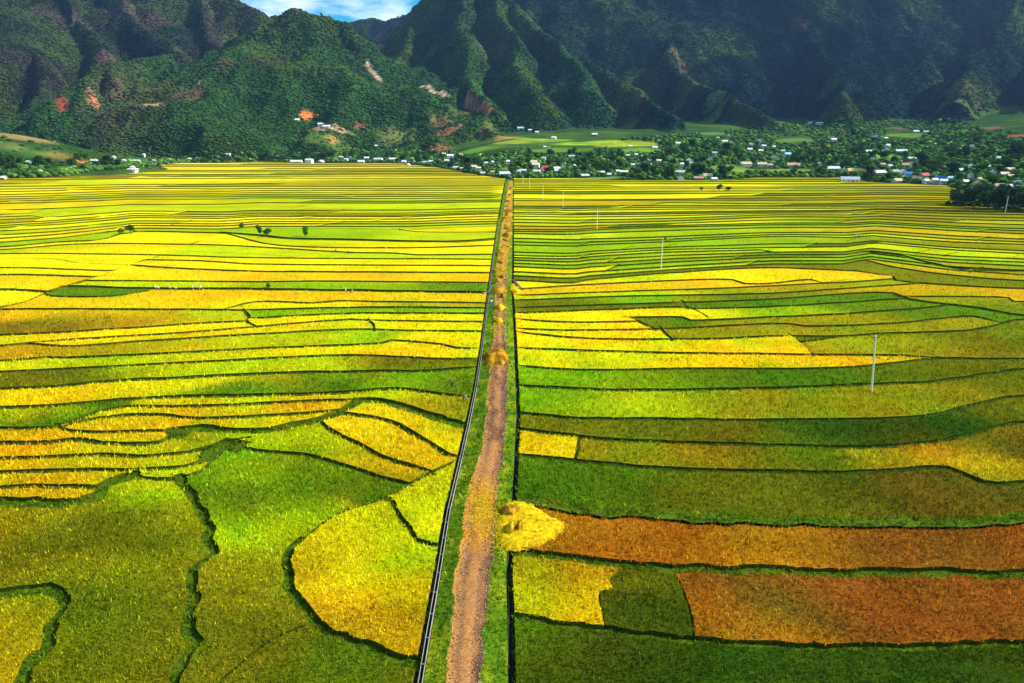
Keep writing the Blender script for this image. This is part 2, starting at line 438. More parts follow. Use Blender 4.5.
def build_cover():
    C = np.zeros(XX.shape + (3,)); TD = np.ones(XX.shape)
    n = fbm(XX / 180, YY / 180, 61); n2 = fbm(XX / 45, YY / 45, 67); n3 = fbm(XX / 420, YY / 420, 71)
    forest = np.array([.017, .046, .011]); teal = np.array([.005, .022, .016]); brown = np.array([.050, .036, .024]); olive = np.array([.050, .078, .012])
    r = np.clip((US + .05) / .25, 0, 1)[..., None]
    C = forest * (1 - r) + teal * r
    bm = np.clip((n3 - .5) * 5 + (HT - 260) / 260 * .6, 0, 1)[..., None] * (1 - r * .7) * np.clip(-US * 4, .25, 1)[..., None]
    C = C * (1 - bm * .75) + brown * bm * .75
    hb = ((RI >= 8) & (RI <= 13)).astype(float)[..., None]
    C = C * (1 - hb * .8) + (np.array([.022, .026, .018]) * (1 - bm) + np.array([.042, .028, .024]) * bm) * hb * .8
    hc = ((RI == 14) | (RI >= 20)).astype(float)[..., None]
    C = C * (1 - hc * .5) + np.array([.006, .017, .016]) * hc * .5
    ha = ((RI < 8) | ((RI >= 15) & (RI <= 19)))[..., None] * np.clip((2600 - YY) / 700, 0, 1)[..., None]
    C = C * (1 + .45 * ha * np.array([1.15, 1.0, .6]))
    om = np.clip((n - .52) * 7, 0, 1)[..., None]
    C = C * (1 - om * .6) + olive * om * .6
    C *= (0.65 + 0.7 * n2)[..., None]
    low = np.clip(1 - HILLY * 1.0, 0, 1)[..., None]
    vg = np.array([.028, .065, .014]) * (1 - om) + np.array([.05, .10, .018]) * om
    C = C * (1 - low) + vg * low
    TD = np.where(HILLY, 1.0, .12)
    jag = (fbm(XX / 28, YY / 28, 77) - .5) * 1.1
    for px, py, rx, ry, c, td in PATCH:
        x, y, z = hit([px, px, px], [py, py - ry, py + ry])
        if np.isnan(y[0]): continue
        cx_, cy_ = x[0], y[0]
        y1 = y[1] if not np.isnan(y[1]) else y[0] + 80; y2 = y[2] if not np.isnan(y[2]) else y[0] - 60
        if abs(y1 - cy_) > 70: y1 = cy_ + 50
        if abs(y2 - cy_) > 70: y2 = cy_ - 50
        ryb = max(y1 - cy_, 14); ryf = max(cy_ - y2, 14)
        rxm = rx * cy_ / F
        e = np.hypot((XX - cx_) / rxm, (YY - cy_) / np.where(YY > cy_, ryb, ryf)) + jag * .8
        mk = np.clip((1.08 - e) * 3.0, 0, 1)
        mm = mk[..., None]
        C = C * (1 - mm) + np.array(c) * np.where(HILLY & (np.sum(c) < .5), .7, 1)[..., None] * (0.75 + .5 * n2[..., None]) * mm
        TD = TD * (1 - mk) + td * mk
    for pts, r_, wd in SCARS:
        x, y, z = hit([p[0] for p in pts], [p[1] for p in pts])
        for i in range(len(pts) - 1):
            ex, ey = x[i + 1] - x[i], y[i + 1] - y[i]; L2 = ex * ex + ey * ey + 1e-6
            t = np.clip(((XX - x[i]) * ex + (YY - y[i]) * ey) / L2, 0, 1)
            d = np.hypot(XX - x[i] - t * ex, YY - y[i] - t * ey)
            mk = np.clip((wd + 4 - d) / 6, 0, 1); mm = mk[..., None]
            c = np.array((.62, .40, .28) if wd > 3.6 else (.45, .16, .12))
            C = C * (1 - mm) + c * mm; TD = TD * (1 - np.clip((wd + 11 - d) / 8, 0, 1))
    return C, TD
COVER, TREED = build_cover()
def sample(G, x, y):
    x = np.nan_to_num(np.asarray(x, float)); y = np.nan_to_num(np.asarray(y, float), nan=600.0)
    ix = np.clip(((np.asarray(x) - GX0) / GS + .5).astype(int), 0, len(gx) - 1); iy = np.clip(((np.asarray(y) - GY0) / GS + .5).astype(int), 0, len(gy) - 1)
    return G[iy, ix]

ny, nx = XX.shape
idx = np.arange(ny * nx).reshape(ny, nx)
q = np.stack([idx[:-1, :-1], idx[:-1, 1:], idx[1:, 1:], idx[1:, :-1]], -1).reshape(-1, 4)
zq = HT.ravel()[q].max(1)
q = q[zq > -1.2]
used = np.unique(q); remap = -np.ones(ny * nx, int); remap[used] = np.arange(len(used))
V = np.stack([XX.ravel(), YY.ravel(), HT.ravel()], -1)[used]
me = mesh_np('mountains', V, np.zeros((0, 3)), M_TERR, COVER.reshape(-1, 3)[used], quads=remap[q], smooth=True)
o = link('mountains', me); tag(o, 'forested dark green mountains rising behind the rice plain', 'mountains', kind='structure')

# outer ground sheet
me = mesh_np('ground', [(-9000, -600, -.45), (9000, -600, -.45), (9000, 14000, -.45), (-9000, 14000, -.45)], [], M_BUND,
             np.tile([.05, .09, .02], (4, 1)), quads=[(0, 1, 2, 3)])
tag(link('ground', me), 'flat valley floor under the rice fields', 'ground', kind='structure')

# ------------------------------------------------------------------ forest canopy on the slopes
def icos():
    t = (1 + 5 ** .5) / 2
    v = np.array([(-1, t, 0), (1, t, 0), (-1, -t, 0), (1, -t, 0), (0, -1, t), (0, 1, t), (0, -1, -t), (0, 1, -t), (t, 0, -1), (t, 0, 1), (-t, 0, -1), (-t, 0, 1)], float)
    v /= np.linalg.norm(v[0])
    f = np.array([(0, 11, 5), (0, 5, 1), (0, 1, 7), (0, 7, 10), (0, 10, 11), (1, 5, 9), (5, 11, 4), (11, 10, 2), (10, 7, 6), (7, 1, 8), (3, 9, 4), (3, 4, 2), (3, 2, 6), (3, 6, 8), (3, 8, 9), (4, 9, 5), (2, 4, 11), (6, 2, 10), (8, 6, 7), (9, 8, 1)])
    return v, f
IV, IF = icos()
def crowns(x, y, z, r, hgt, c):
    n = len(x)
    ang = rng.uniform(0, 6.28, n); ca, sa = np.cos(ang), np.sin(ang)
    v = np.repeat(IV[None], n, 0) * (1 + rng.uniform(-.28, .28, (n, 12, 1)))
    vx = v[..., 0] * ca[:, None] - v[..., 1] * sa[:, None]; vy = v[..., 0] * sa[:, None] + v[..., 1] * ca[:, None]
    V = np.stack([x[:, None] + vx * r[:, None], y[:, None] + vy * r[:, None], z[:, None] + hgt[:, None] * .45 + v[..., 2] * hgt[:, None] * .6], -1)
    T = IF[None] + (np.arange(n) * 12)[:, None, None]
    c = np.repeat(c, 12, 0) * (1 + rng.uniform(-.18, .18, (n * 12, 1)))
    return V.reshape(-1, 3), T.reshape(-1, 3), c
n = 130000
px = rng.uniform(-170, 1194, n); py = rng.uniform(-25, 170, n)
x, y, z = hit(px, py)
ok = ~np.isnan(y) & (z > 2) & sample(HILLY, x, y)
x, y, z = x[ok], y[ok], z[ok]
td = sample(TREED, x, y)
ok = rng.random(len(x)) < td * np.where(sample(hh, x, y) > 0, .2, 1)
x, y, z = x[ok], y[ok], z[ok]
x = x + rng.uniform(-4, 4, len(x)); y = y + rng.uniform(-14, 14, len(y)); z = terr(x, y)
r = (2.4 + 2.8 * rng.random(len(x)) ** 2) * (.7 + y / 5200)
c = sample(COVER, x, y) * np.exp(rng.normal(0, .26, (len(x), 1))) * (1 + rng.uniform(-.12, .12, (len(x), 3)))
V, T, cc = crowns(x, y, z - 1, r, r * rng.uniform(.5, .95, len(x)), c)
o = link('forest', mesh_np('forest', V, T, M_FOREST, cc))
tag(o, 'dense dark forest covering the mountain slopes', 'forest', kind='stuff')
print('forest crowns', len(x))
# ------------------------------------------------------------------ rice plain
CANAL = [(409,760),(421,683),(428,640),(435,600),(449,513),(459,470),(468,430),(476,390),(482,350),(488,300),(493,260),(497,230),(502,200),(505.5,181)]
DITCH = [(511,760),(511,690),(510,614),(508.5,580),(510,552),(514,499),(515,480),(518,417),(517,390),(515,340),(512.5,296),(513,245),(513,215),(513.5,181)]
ROADL = [(438,760),(446,683),(449,640),(452,600),(455,580),(461,545),(465,513),(470,490),(477,470),(481,450),(485,430),(487,400),(488.6,380),(490,365),(493,340),(495,300),(496,270),(500,240),(504,210),(509,181)]
ROADR = [(475,760),(482,683),(484,640),(489,600),(491,580),(495,545),(496,513),(498.5,490),(501.5,470),(504.5,450),(506,430),(507.6,400),(507.6,380),(507.5,365),(505.5,340),(505.2,300),(507.5,270),(510,240),(512,210),(512.8,181)]
def line_x(L, y):
    ys = [p[1] for p in L][::-1]; xs = [p[0] for p in L][::-1]
    return float(np.interp(y, ys, xs))

LL = [ # left of the road; (points, half width in m)
 ([(0,391),(60,388),(100,384),(175,380),(256,376),(331,374),(431,372.5),(478,369.5)], .55),
 ([(0,374),(125,367.5),(256,361),(356,357),(431,360.5),(482,361)], .35),
 ([(0,363),(47.5,359.5),(62,360),(150,356),(256,350.5),(381,345),(391,342.5),(441,346),(456,349.5),(484,350.5)], .35),
 ([(0,347.5),(22,345.5),(75,348),(150,342.5),(256,336),(356,331),(406,332.5),(485,333)], .35),
 ([(22,345.5),(75,341),(175,335),(256,328.5),(351,321),(369,322),(486,323.5)], .3),
 ([(369,322),(373,326),(374,331.5)], .4),
 ([(0,337),(125,330),(212,324.5),(246,323)], .35),
 ([(250,320.5),(300,317),(356,315),(487,315)], .4),
 ([(244,312),(250,320),(246,323),(256,328.5)], .45),
 ([(0,311),(150,311),(256,311.5),(356,309),(487,309.5)], .5),
 ([(225,311),(256,303.5),(313,304.5),(338,302.5),(376,303),(488,304.5)], .35),
 ([(0,291),(48,293.5)], .8),
 ([(45,294),(50,297.5),(112,297.5),(147,292),(152,290)], .3),
 ([(0,309),(47,293.5),(67,287),(100,277.5),(130,266),(160,256),(185,247.5),(215,237.5)], .5),
 ([(88,282),(102,282),(256,283),(331,282.5),(490,284)], .3),
 ([(0,276),(95,278),(102,277.5)], .6), ([(130,266.5),(175,269.5),(256,272.5),(306,273),(491,274)], .6),
 ([(0,269),(107,272),(116,271.5)], .3),
 ([(256,270),(356,269),(400,267.6)], .3), ([(145,261),(200,262),(256,265.3),(491,267)], .3),
 ([(256,262),(492,263.5)], .25), ([(0,260),(57,260),(75,264),(120,266)], .4),
 ([(0,255),(150,256),(256,259),(493,260.5)], .3),
 ([(0,251),(82,245),(212,246),(256,248),(348,253.5),(396,254.5),(416,256),(493,255.5)], .4),
 ([(170,252),(256,255.5),(290,258)], .3),
 ([(0,248),(60,243),(100,241),(120,235),(135,232.5),(225,234)], .8),
 ([(226,234.5),(281,246.5),(396,249),(495,246.5)], .4),
 ([(256,229.5),(356,229.5),(411,230),(461,227.5),(499,227)], .5),
 ([(394,229.5),(416,232.8),(468,233.5),(498,233)], .3),
 # near, left
 ([(0,410),(75,406),(120,402),(175,399),(256,397.5),(331,395.5),(396,391),(431,394.5),(473,400)], .55),
 ([(0,430.5),(55,429),(100,414),(125,409),(175,409),(256,406),(316,403),(358,402.5)], .45),
 ([(58,428),(67,432.5),(100,434.5),(160,433),(172,433)], .35),
 ([(67,429),(87,422.5),(125,417.5),(160,417),(195,421),(256,418.5),(306,415.5),(343,412),(357,404)], .4),
 ([(0,445),(45,445),(70,442.5),(100,445),(125,447),(160,444),(176,438)], .6),
 ([(0,461),(45,459.5),(100,457),(140,459),(187,455),(217,447.5),(248,440)], .4),
 ([(0,475),(75,472.5),(140,472.5),(185,469),(207,462.5)], .4),
 ([(0,490),(50,489),(95,490)], .5), ([(135,477.5),(140,480.5),(180,481),(202,474),(211,463)], .4),
 ([(238,448),(256,452.5),(306,457.5),(338,466),(381,480),(409,487)], .35),
 ([(321,424),(330,432),(356,446),(381,459),(416,470),(432,475.5)], .4),
 ([(343,415.5),(381,421),(411,434),(431,446),(448,457.5),(461,461)], .5),
 ([(462,462),(456,464),(431,475.5),(409,487),(386,500),(338,516),(301,543)], .12),
 ([(383,500.5),(391,502),(396,512),(411,535),(416,543),(436,548),(444,549)], .35),
 ([(308,629),(276,641),(256,655),(230,678),(215,692)], .25),
]
LWIDE = [
 ([(222,233.8),(256,236),(281,239),(356,241),(456,242.5),(498,239.5)], 1.8, 'green'), ([(64,287.5),(150,290),(256,290.5),(356,292),(489,294)], .9, 'green'), # thick green ditches, (points, half width m, kind)
 ([(358,402.5),(381,403),(431,417.5),(470,431)], 1.0, 'green'),
 ([(172,433),(200,430.5),(256,433.5),(293,427.5),(321,421),(343,413.5),(358,403)], 1.0, 'green'),
 ([(207,462),(214,452),(225,446),(240,449)], 1.6, 'green'), ([(176,438),(184,432.5)], 1.2, 'green'),
 ([(0,505),(75,505),(97,498),(102,488),(135,478)], 1.0, 'green'),
 ([(180,480),(187,492),(196,507),(207,525),(213,548),(214,556),(194,576),(194,600),(191,620),(189,634),(197,645),(190,657),(180,672),(172,690),(166,720),(160,770)], .62, 'green'),
 ([(0,597),(37,592),(57,594),(66,610),(57,625),(52,643),(32,665),(24,683),(14,720),(8,770)], .75, 'green'),
 ([(300,543),(290,552),(288,570),(289,597),(306,613),(314,627),(343,642),(376,652),(406,663),(424,668)], .55, 'green'),
]
RL = [
 ([(516,350),(637,354),(768,356),(903,357.5),(935,360),(1024,361)], .35),
 ([(516,368),(587,372),(687,370.5),(768,371),(843,369.5),(893,365),(935,360)], .3),
 ([(517,388),(612,392),(768,390.5),(843,387.5),(893,386),(943,382.5),(993,375),(1024,371)], .45),
 ([(805,375),(830,380),(853,386.5)], .15),
 ([(517,415.5),(574,420.5),(612,421),(768,422.5),(905,420),(943,414.5),(980,405),(1024,398)], .4),
 ([(517,431),(549,435),(594,441),(662,444.5),(768,447.5),(868,449.5),(918,446),(968,437.5),(1024,425)], .42),
 ([(516,457.5),(574,462.5),(637,469),(699,472.5),(768,474),(843,475),(918,471),(948,471),(983,485),(998,487),(1024,485)], .42),
 ([(579,441),(575,463)], .35),
 ([(619,571),(619,575),(609,583),(613,593),(600,596),(602,616),(605,631)], .08),
 ([(672,572),(682,593),(692,623),(693,640)], .2),
 ([(517,334),(569,339),(612,341),(672,341),(724,340.5),(768,338),(843,338),(878,335.5),(963,332.5),(993,327.5),(1024,321)], .35),
 ([(515,330.5),(574,332),(667,330.5),(768,325.5),(788,325.5),(805,328),(893,325),(943,320),(975,318),(1000,325)], .33),
 ([(515,321),(574,324),(637,323)], .3), ([(637,322.5),(654,330.8)], .35),
 ([(627,319),(682,319),(689.5,322),(768,319),(843,315.5),(903,311),(952,306.5)], .4), ([(627,319),(637,322.5)], .25),
 ([(661,330.5),(671,341)], .4), ([(790,337),(800,344),(812,356)], .3), ([(800,344),(843,338)], .2),
 ([(514.5,315),(612,311),(687,309),(702,315),(706,318)], .35), ([(682,303),(687,309)], .7), ([(690,310.5),(768,308.5),(906,300)], .3),
 ([(514,309.5),(612,306),(682,304),(768,301),(868,294),(893,295),(910,301)], .3),
 ([(893,295),(910,301),(943,305.5),(980,310),(1024,317.5)], .9),
 ([(513,302),(619.5,298),(768,295),(843,290),(923,284.5)], .33),
 ([(514,297),(620,293),(700,290.5),(768,287.5),(830,284),(845,281.5)], .25),
 ([(519,290.5),(572,287),(662,282.5),(732,281),(744.5,285),(768,285),(810,281),(822,284.5),(890,280.5)], .4),
 ([(514,281.5),(572,284.5),(587,281.5),(674,274),(768,269),(850,272)], .35),
 ([(855,272),(868,274),(893,278),(895,281.5),(928,285),(1024,290)], .45),
 ([(903,298),(925,298),(1008,299),(1012,303),(1024,303.5)], .3),
 ([(868,262),(893,268),(948,276),(1024,282)], .25),
]
RWIDE = [
 ([(863,252.5),(898,256),(923,263),(963,270),(1024,272)], 1.3, 'green'),
 ([(514,502),(549,507),(600,515.5),(662,519.5),(768,523.5),(893,526.5),(993,526),(1024,519)], .95, 'path'),
 ([(511,554),(570,561.5),(625,568.5),(675,571),(768,574.5),(893,575.5),(1024,577)], .6, 'green'),
 ([(511,619),(562,626.5),(612,633),(662,640.5),(692,643),(768,648.5),(893,651),(1024,647)], .30, 'green'),
]
# palette: base colours of the crop at its stages of ripeness
P = {'Y': (.76,.60,.004), 'Y2': (.70,.55,.005), 'YG': (.46,.52,.004), 'LG': (.24,.38,.004), 'G': (.095,.19,.005), 'DG': (.042,.085,.005), 'OL': (.15,.165,.005),
     'O': (.69,.43,.005), 'OO': (.54,.22,.007), 'GO': (.46,.32,.005), 'BR': (.44,.165,.008), 'RB': (.26,.10,.010), 'YO': (.30,.27,.005), 'BO': (.14,.11,.007)}
SEEDS = [ # px, py, colour, label for the plot (first seed carrying one wins)
 (60,381,'OL',''),(200,372,'YG',''),(330,367,'YG','long yellow-green rice strip under the bund that meets the road beside the straw heap'),
 (400,366,'OL',''),(60,400,'Y',''),(200,388,'Y','bright yellow-green rice strip, second band above the curved golden terraces'),(330,387,'G',''),(400,383,'LG',''),(440,388,'G',''),(230,394,'G',''),
 (30,418,'YG','lime and green rice strip ending in a point above the golden terraces at the left edge'),(30,424,'G',''),(80,411,'G',''),
 (150,405,'Y2','thin yellow terrace topmost of the curved golden terraces'),(260,403,'Y2',''),
 (120,413,'Y2','narrow golden terrace second from the top of the curved group'),(260,413,'O',''),(220,412,'O',''),
 (140,425,'O','broad golden terrace third from the top of the curved group'),(230,426,'O',''),(280,424,'Y2',''),
 (30,437,'O','small golden terrace corner at the left edge above the curved dyke'),(120,439,'O','lens-shaped golden terrace left of the thick green ditch'),
 (50,452,'O','long golden terrace directly below the curved brown dyke'),(200,442,'GO',''),(150,450,'O',''),
 (60,467,'O','golden terrace fifth from the top of the curved group'),(170,463,'O',''),
 (60,481,'O','lower golden terrace ending beside the green ditch head'),(150,476,'Y2',''),
 (40,498,'O','lowest golden terrace strip at the left edge'),
 (20,520,'YO','large olive-gold rice field left of the winding channel'),(70,515,'YO',''),(150,500,'YG',''),(165,487,'Y2',''),(120,530,'OL',''),(180,530,'YO',''),(60,560,'OL',''),(150,580,'YO',''),(150,640,'OL',''),(130,560,'OL',''),(100,540,'OL',''),(84,590,'YO',''),(100,570,'OL',''),(68,568,'OL',''),(104,608,'OL',''),(90,620,'OL',''),(110,670,'OL',''),(70,640,'YO',''),(40,535,'YO',''),
 (20,620,'GO','small golden field in the bottom left corner inside the green ditch bend'),(10,660,'GO',''),(30,605,'YO',''),
 (270,440,'YG','lime green rice triangle under the thick ditch ending in orange-gold'),(300,448,'LG',''),(360,462,'O',''),(395,480,'GO',''),(330,440,'YG',''),
 (380,440,'O','orange-gold lens-shaped rice field between two dark dykes near the road'),(350,430,'Y2',''),(430,465,'O',''),(400,450,'O',''),
 (400,420,'Y2','yellow strip right above the orange-gold lens-shaped field'),(455,445,'Y',''),(430,435,'Y2',''),
 (400,398,'YG','olive-yellow wedge of rice beside the canal above the thick green dyke'),(450,415,'GO',''),(360,399,'Y2',''),(455,405,'YO',''),
 (440,480,'Y','bright yellow corner plot between the canal and the short dark dyke'),(430,520,'Y',''),(425,540,'YG',''),
 (250,480,'LG','large green rice field narrowing toward the golden field beside the canal'),(220,500,'G',''),(300,490,'G',''),(350,495,'G',''),(240,530,'LG',''),(300,510,'LG',''),(260,560,'YO',''),(240,600,'OL',''),(250,640,'OL',''),(225,640,'OL',''),(210,600,'OL',''),(380,492,'G',''),(280,525,'YG',''),(215,590,'YO',''),(275,610,'YO',''),(225,540,'YG',''),
 (360,530,'Y','big bright golden rice field beside the canal in the lower middle'),(350,560,'Y',''),(400,560,'YG',''),(370,600,'Y2',''),(320,560,'GO',''),(400,600,'Y',''),(400,640,'GO',''),(340,620,'GO',''),(350,505,'O',''),
 (320,665,'OL','dark olive-green field at the bottom edge left of the canal'),(370,675,'G',''),(280,665,'OL',''),
 # upper left bands
 (60,360,'YG',''),(30,355,'GO',''),(200,358,'YG',''),(330,353,'Y',''),(430,355,'Y',''),(470,340,'Y',''),(430,338,'Y',''),(120,352,'GO',''),(230,343,'YG',''),(330,340,'YG',''),(365,340,'LG',''),
 (100,345,'Y2',''),(200,338,'Y2',''),(300,333,'Y2',''),(300,325,'Y2',''),(150,332,'Y',''),(60,338,'Y2',''),
 (420,327,'Y',''),(30,325,'BO',''),(100,322,'BO',''),(160,318,'GO',''),(30,316,'O',''),(120,316,'O',''),(230,315,'YG',''),(400,319,'Y',''),(300,313,'LG',''),(400,312,'LG',''),
 (120,303,'O',''),(40,303,'O',''),(200,300,'O',''),(215,307,'Y2',''),(400,299,'O','broad orange-gold rice band beside the canal just below a green strip'),(300,298,'O',''),(460,299,'O',''),(300,307,'Y',''),(450,307,'GO',''),
 (100,294,'G',''),(400,287,'LG','green rice strip above the broad orange-gold band beside the canal'),(300,287,'LG',''),(200,286,'YG',''),(450,289,'G',''),(30,300,'Y',''),
 (200,276,'O','long orange-gold rice band starting at the diagonal dyke'),(300,278,'O',''),(420,279,'O',''),(150,278,'Y2',''),
 (40,282,'O',''),(60,287,'Y2',''),(40,272,'Y',''),(200,266,'Y',''),(350,271,'Y',''),(60,265,'Y',''),
 (350,236,'LG',''),(420,236,'YG',''),(200,241,'Y',''),
 # right
 (600,361,'Y','long bright yellow rice band tapering to a point beside the tall concrete pole'),(750,363,'Y2',''),(900,361,'O',''),
 (600,380,'LG','lime green rice band directly below the long bright yellow one'),(750,380,'G',''),(850,376,'G',''),(930,372,'OL',''),(1000,367,'OL',''),
 (560,402,'LG','wide lime-yellow rice band right of the road whose far end is by the pole foot'),(650,408,'YG',''),(750,407,'YO',''),(850,405,'YO',''),(950,395,'YO',''),(1010,385,'OL',''),(540,410,'LG',''),
 (560,426,'OL','dark olive green rice band third above the wide dark green field'),(700,433,'OL',''),(850,435,'DG',''),(950,425,'DG',''),(1010,410,'OL',''),(540,424,'YO',''),
 (550,448,'Y','short bright yellow plot at the road end of the olive band'),(565,452,'Y2',''),
 (640,457,'YO','olive and gold rice band right of the short bright yellow plot'),(760,462,'OL',''),(880,460,'GO',''),(960,460,'GO',''),(1010,450,'BO',''),(700,460,'YO',''),(820,462,'OL',''),
 (560,485,'G','wide dark olive rice field above the orange-brown field'),(620,490,'G',''),(700,500,'OL',''),(800,500,'OL',''),(900,500,'BO',''),(1000,505,'BO',''),
 (620,540,'BR','long orange-brown rice field beside the heap of drying straw'),(560,535,'OO',''),(700,545,'BR',''),(800,540,'OO',''),(900,550,'RB',''),(1000,545,'RB',''),(760,555,'OO',''),
 (550,590,'GO','golden rice plot right of the ditch below the drying straw'),(590,585,'GO',''),(570,610,'Y2',''),
 (640,600,'OL','small olive green plot between the golden one and the red-brown one'),(650,615,'DG',''),
 (760,590,'RB','red-brown rice field in the lower right corner'),(720,620,'BR',''),(850,620,'RB',''),(950,600,'RB',''),(760,630,'BR',''),(1000,620,'RB',''),
 (600,660,'DG','dark green rice field along the bottom edge right of the road'),(750,665,'DG',''),(900,670,'DG',''),(540,640,'G',''),
 (600,347,'Y',''),(720,348,'Y',''),(540,343,'Y',''),(780,347,'Y2',''),(850,350,'YO',''),(830,343,'GO',''),(760,332,'YO',''),(900,345,'YO',''),(980,340,'OL',''),(1000,350,'OL',''),
 (580,336,'Y',''),(560,327,'Y',''),(620,327,'Y',''),(660,337,'Y',''),(700,335,'YO',''),(740,323,'YO',''),(850,322,'YO',''),(850,331,'YO',''),(940,327,'YO',''),(650,324,'G',''),(675,323,'G',''),
 (560,317,'Y','bright yellow rice band with a short dark dyke at its far end'),(640,314,'Y',''),(690,316,'Y',''),(560,312.5,'OL',''),(760,314,'LG',''),(860,308,'G',''),(820,304,'G',''),(560,306,'OL',''),(640,302,'LG',''),(740,298,'OL',''),
 (560,300,'LG',''),(650,295,'YG',''),(760,291,'YO',''),(640,287,'O','thin orange rice strip ending beyond the grass verge right of the road'),(560,293,'O',''),(720,284,'O',''),(790,286,'O',''),(840,277,'O',''),(870,278,'O',''),(560,287,'Y2',''),
 (950,291,'GO',''),(920,290,'GO',''),(990,294,'GO',''),(950,300,'YO',''),(980,305,'OL',''),(930,315,'G',''),(960,280,'OL',''),(750,278,'Y',''),(620,282,'YG',''),
]
# auto zone: curves from these lower limits up to the far edge of the plain
LOW_L = [(-260,252),(0,247),(60,242),(120,234),(135,231.5),(225,232.5),(256,229.5),(356,229.5),(411,229.5),(461,227.5),(499,226.5)]
LOW_R = [(514,281),(572,284),(587,281),(674,274),(768,268.5),(850,268),(863,262),(893,266),(948,274),(1024,280),(1300,290)]

def resample(pts, wid, amp=1.0, seed=0):
    """pixel polyline -> ground points with even spacing and slight unevenness"""
    pts = list(pts)
    if pts[0][0] <= 0: pts = [(pts[0][0] - 260, pts[0][1] + 8)] + pts
    if pts[-1][0] >= 1024: pts = pts + [(pts[-1][0] + 260, pts[-1][1] + (pts[-1][1] - 330) * -.0)]
    xs, ys = gp([p[0] for p in pts], [p[1] for p in pts])
    # Catmull-Rom smoothing through the traced points
    Pn = list(zip(xs, ys)); out = []
    for i in range(len(Pn) - 1):
        p0 = Pn[max(i - 1, 0)]; p1 = Pn[i]; p2 = Pn[i + 1]; p3 = Pn[min(i + 2, len(Pn) - 1)]
        d = math.dist(p1, p2); step = max(.8, .016 * min(p1[1], p2[1]))
        n = max(1, int(d / step))
        for k in range(n):
            t = k / n
            if n > 1 and len(Pn) > 2:
                # chord-length tangents keep it from overshooting
                d0 = math.dist(p0, p1) or d; d2 = math.dist(p2, p3) or d
                m1 = [((p2[j] - p0[j]) / (d0 + d)) * d if i > 0 else (p2[j] - p1[j]) for j in (0, 1)]
                m2 = [((p3[j] - p1[j]) / (d + d2)) * d if i < len(Pn) - 2 else (p2[j] - p1[j]) for j in (0, 1)]
                q = [(2*t**3-3*t*t+1)*p1[j] + (t**3-2*t*t+t)*m1[j] + (-2*t**3+3*t*t)*p2[j] + (t**3-t*t)*m2[j] for j in (0, 1)]
            else: q = [p1[j] + (p2[j] - p1[j]) * t for j in (0, 1)]
            out.append(q)
    out.append(Pn[-1])
    out = np.array(out, float)
    s = np.arange(len(out)); a = min(wid * .35, .16) * amp * (1 + out[:, 1] / 400)
    a = a * np.minimum(1, np.minimum(s, s[::-1]) / 2.0)
    out[:, 1] += a * (vnoise(s * .7, s * 0 + seed, 5) - .5) * 2; out[:, 0] += a * (vnoise(s * .7, s * 0 + seed, 15) - .5) * 2
    return out

cv, ce, cf, fkind = [], [], [], []
def _bl(L_):
    xs, ys = gp([p[0] for p in L_], [p[1] for p in L_]); o = np.argsort(ys); return np.array(ys)[o], np.array(xs)[o]
BND_Y, BND_C = _bl(CANAL); _y, _x = _bl(DITCH); BND_D = np.interp(BND_Y, _y, _x)
def add_chain(p, closed=False):
    k = len(cv); cv.extend([(float(a), float(b)) for a, b in p])
    ce.extend([(k + i, k + i + 1) for i in range(len(p) - 1)])
    if closed: ce.append((k + len(p) - 1, k))
def add_ribbon(pts, hw, kind, ext=True):
    n = len(pts)
    if n < 2: return
    if ext:
        pts = np.array(pts, float)
        for e_, f_ in ((0, 1), (-1, -2)):
            v = pts[e_] - pts[f_]; v = v / (np.linalg.norm(v) + 1e-9)
            L_ = .3 + .006 * pts[e_][1]
            if abs(pts[e_][0] - np.interp(pts[e_][1], BND_Y, BND_C)) < 2.2 + .006 * pts[e_][1] or abs(pts[e_][0] - np.interp(pts[e_][1], BND_Y, BND_D)) < 2.2 + .006 * pts[e_][1]: L_ += 2.0 + .004 * pts[e_][1]
            pts[e_] = pts[e_] + v * L_
    t = np.gradient(pts, axis=0); t /= np.linalg.norm(t, axis=1)[:, None] + 1e-9
    nrm = np.stack([-t[:, 1], t[:, 0]], -1)
    hwv = hw * (1 + .8 * (vnoise(np.arange(n) * .9, np.zeros(n) + len(cv) * .37, 8) - .5))
    A = pts + nrm * np.reshape(hwv, (-1, 1)); B = pts - nrm * np.reshape(hwv, (-1, 1))
    k = len(cv)
    for a, b in zip(A, B): cv.append((float(a[0]), float(a[1]))); cv.append((float(b[0]), float(b[1])))
    for i in range(n - 1):
        a0, b0, a1, b1 = k + 2 * i, k + 2 * i + 1, k + 2 * i + 2, k + 2 * i + 3
        cf.append((b0, b1, a1, a0)); fkind.append(kind)
        ce.append((a0, a1)); ce.append((b0, b1))
    ce.append((k, k + 1)); ce.append((k + 2 * n - 2, k + 2 * n - 1))

sd_ = 0
for group in (LL, RL):
    for pts, hw in group:
        sd_ += 1; g = resample(pts, hw, 1, sd_)
        add_ribbon(g, .68 * hw * np.minimum(1 + g[:, 1] / 900, 1.5) if hw > .15 else hw, 'bund')
for group in (LWIDE, RWIDE):
    for pts, hw, kd in group:
        sd_ += 1; add_ribbon(resample(pts, hw, 2.0, sd_), hw, kd)
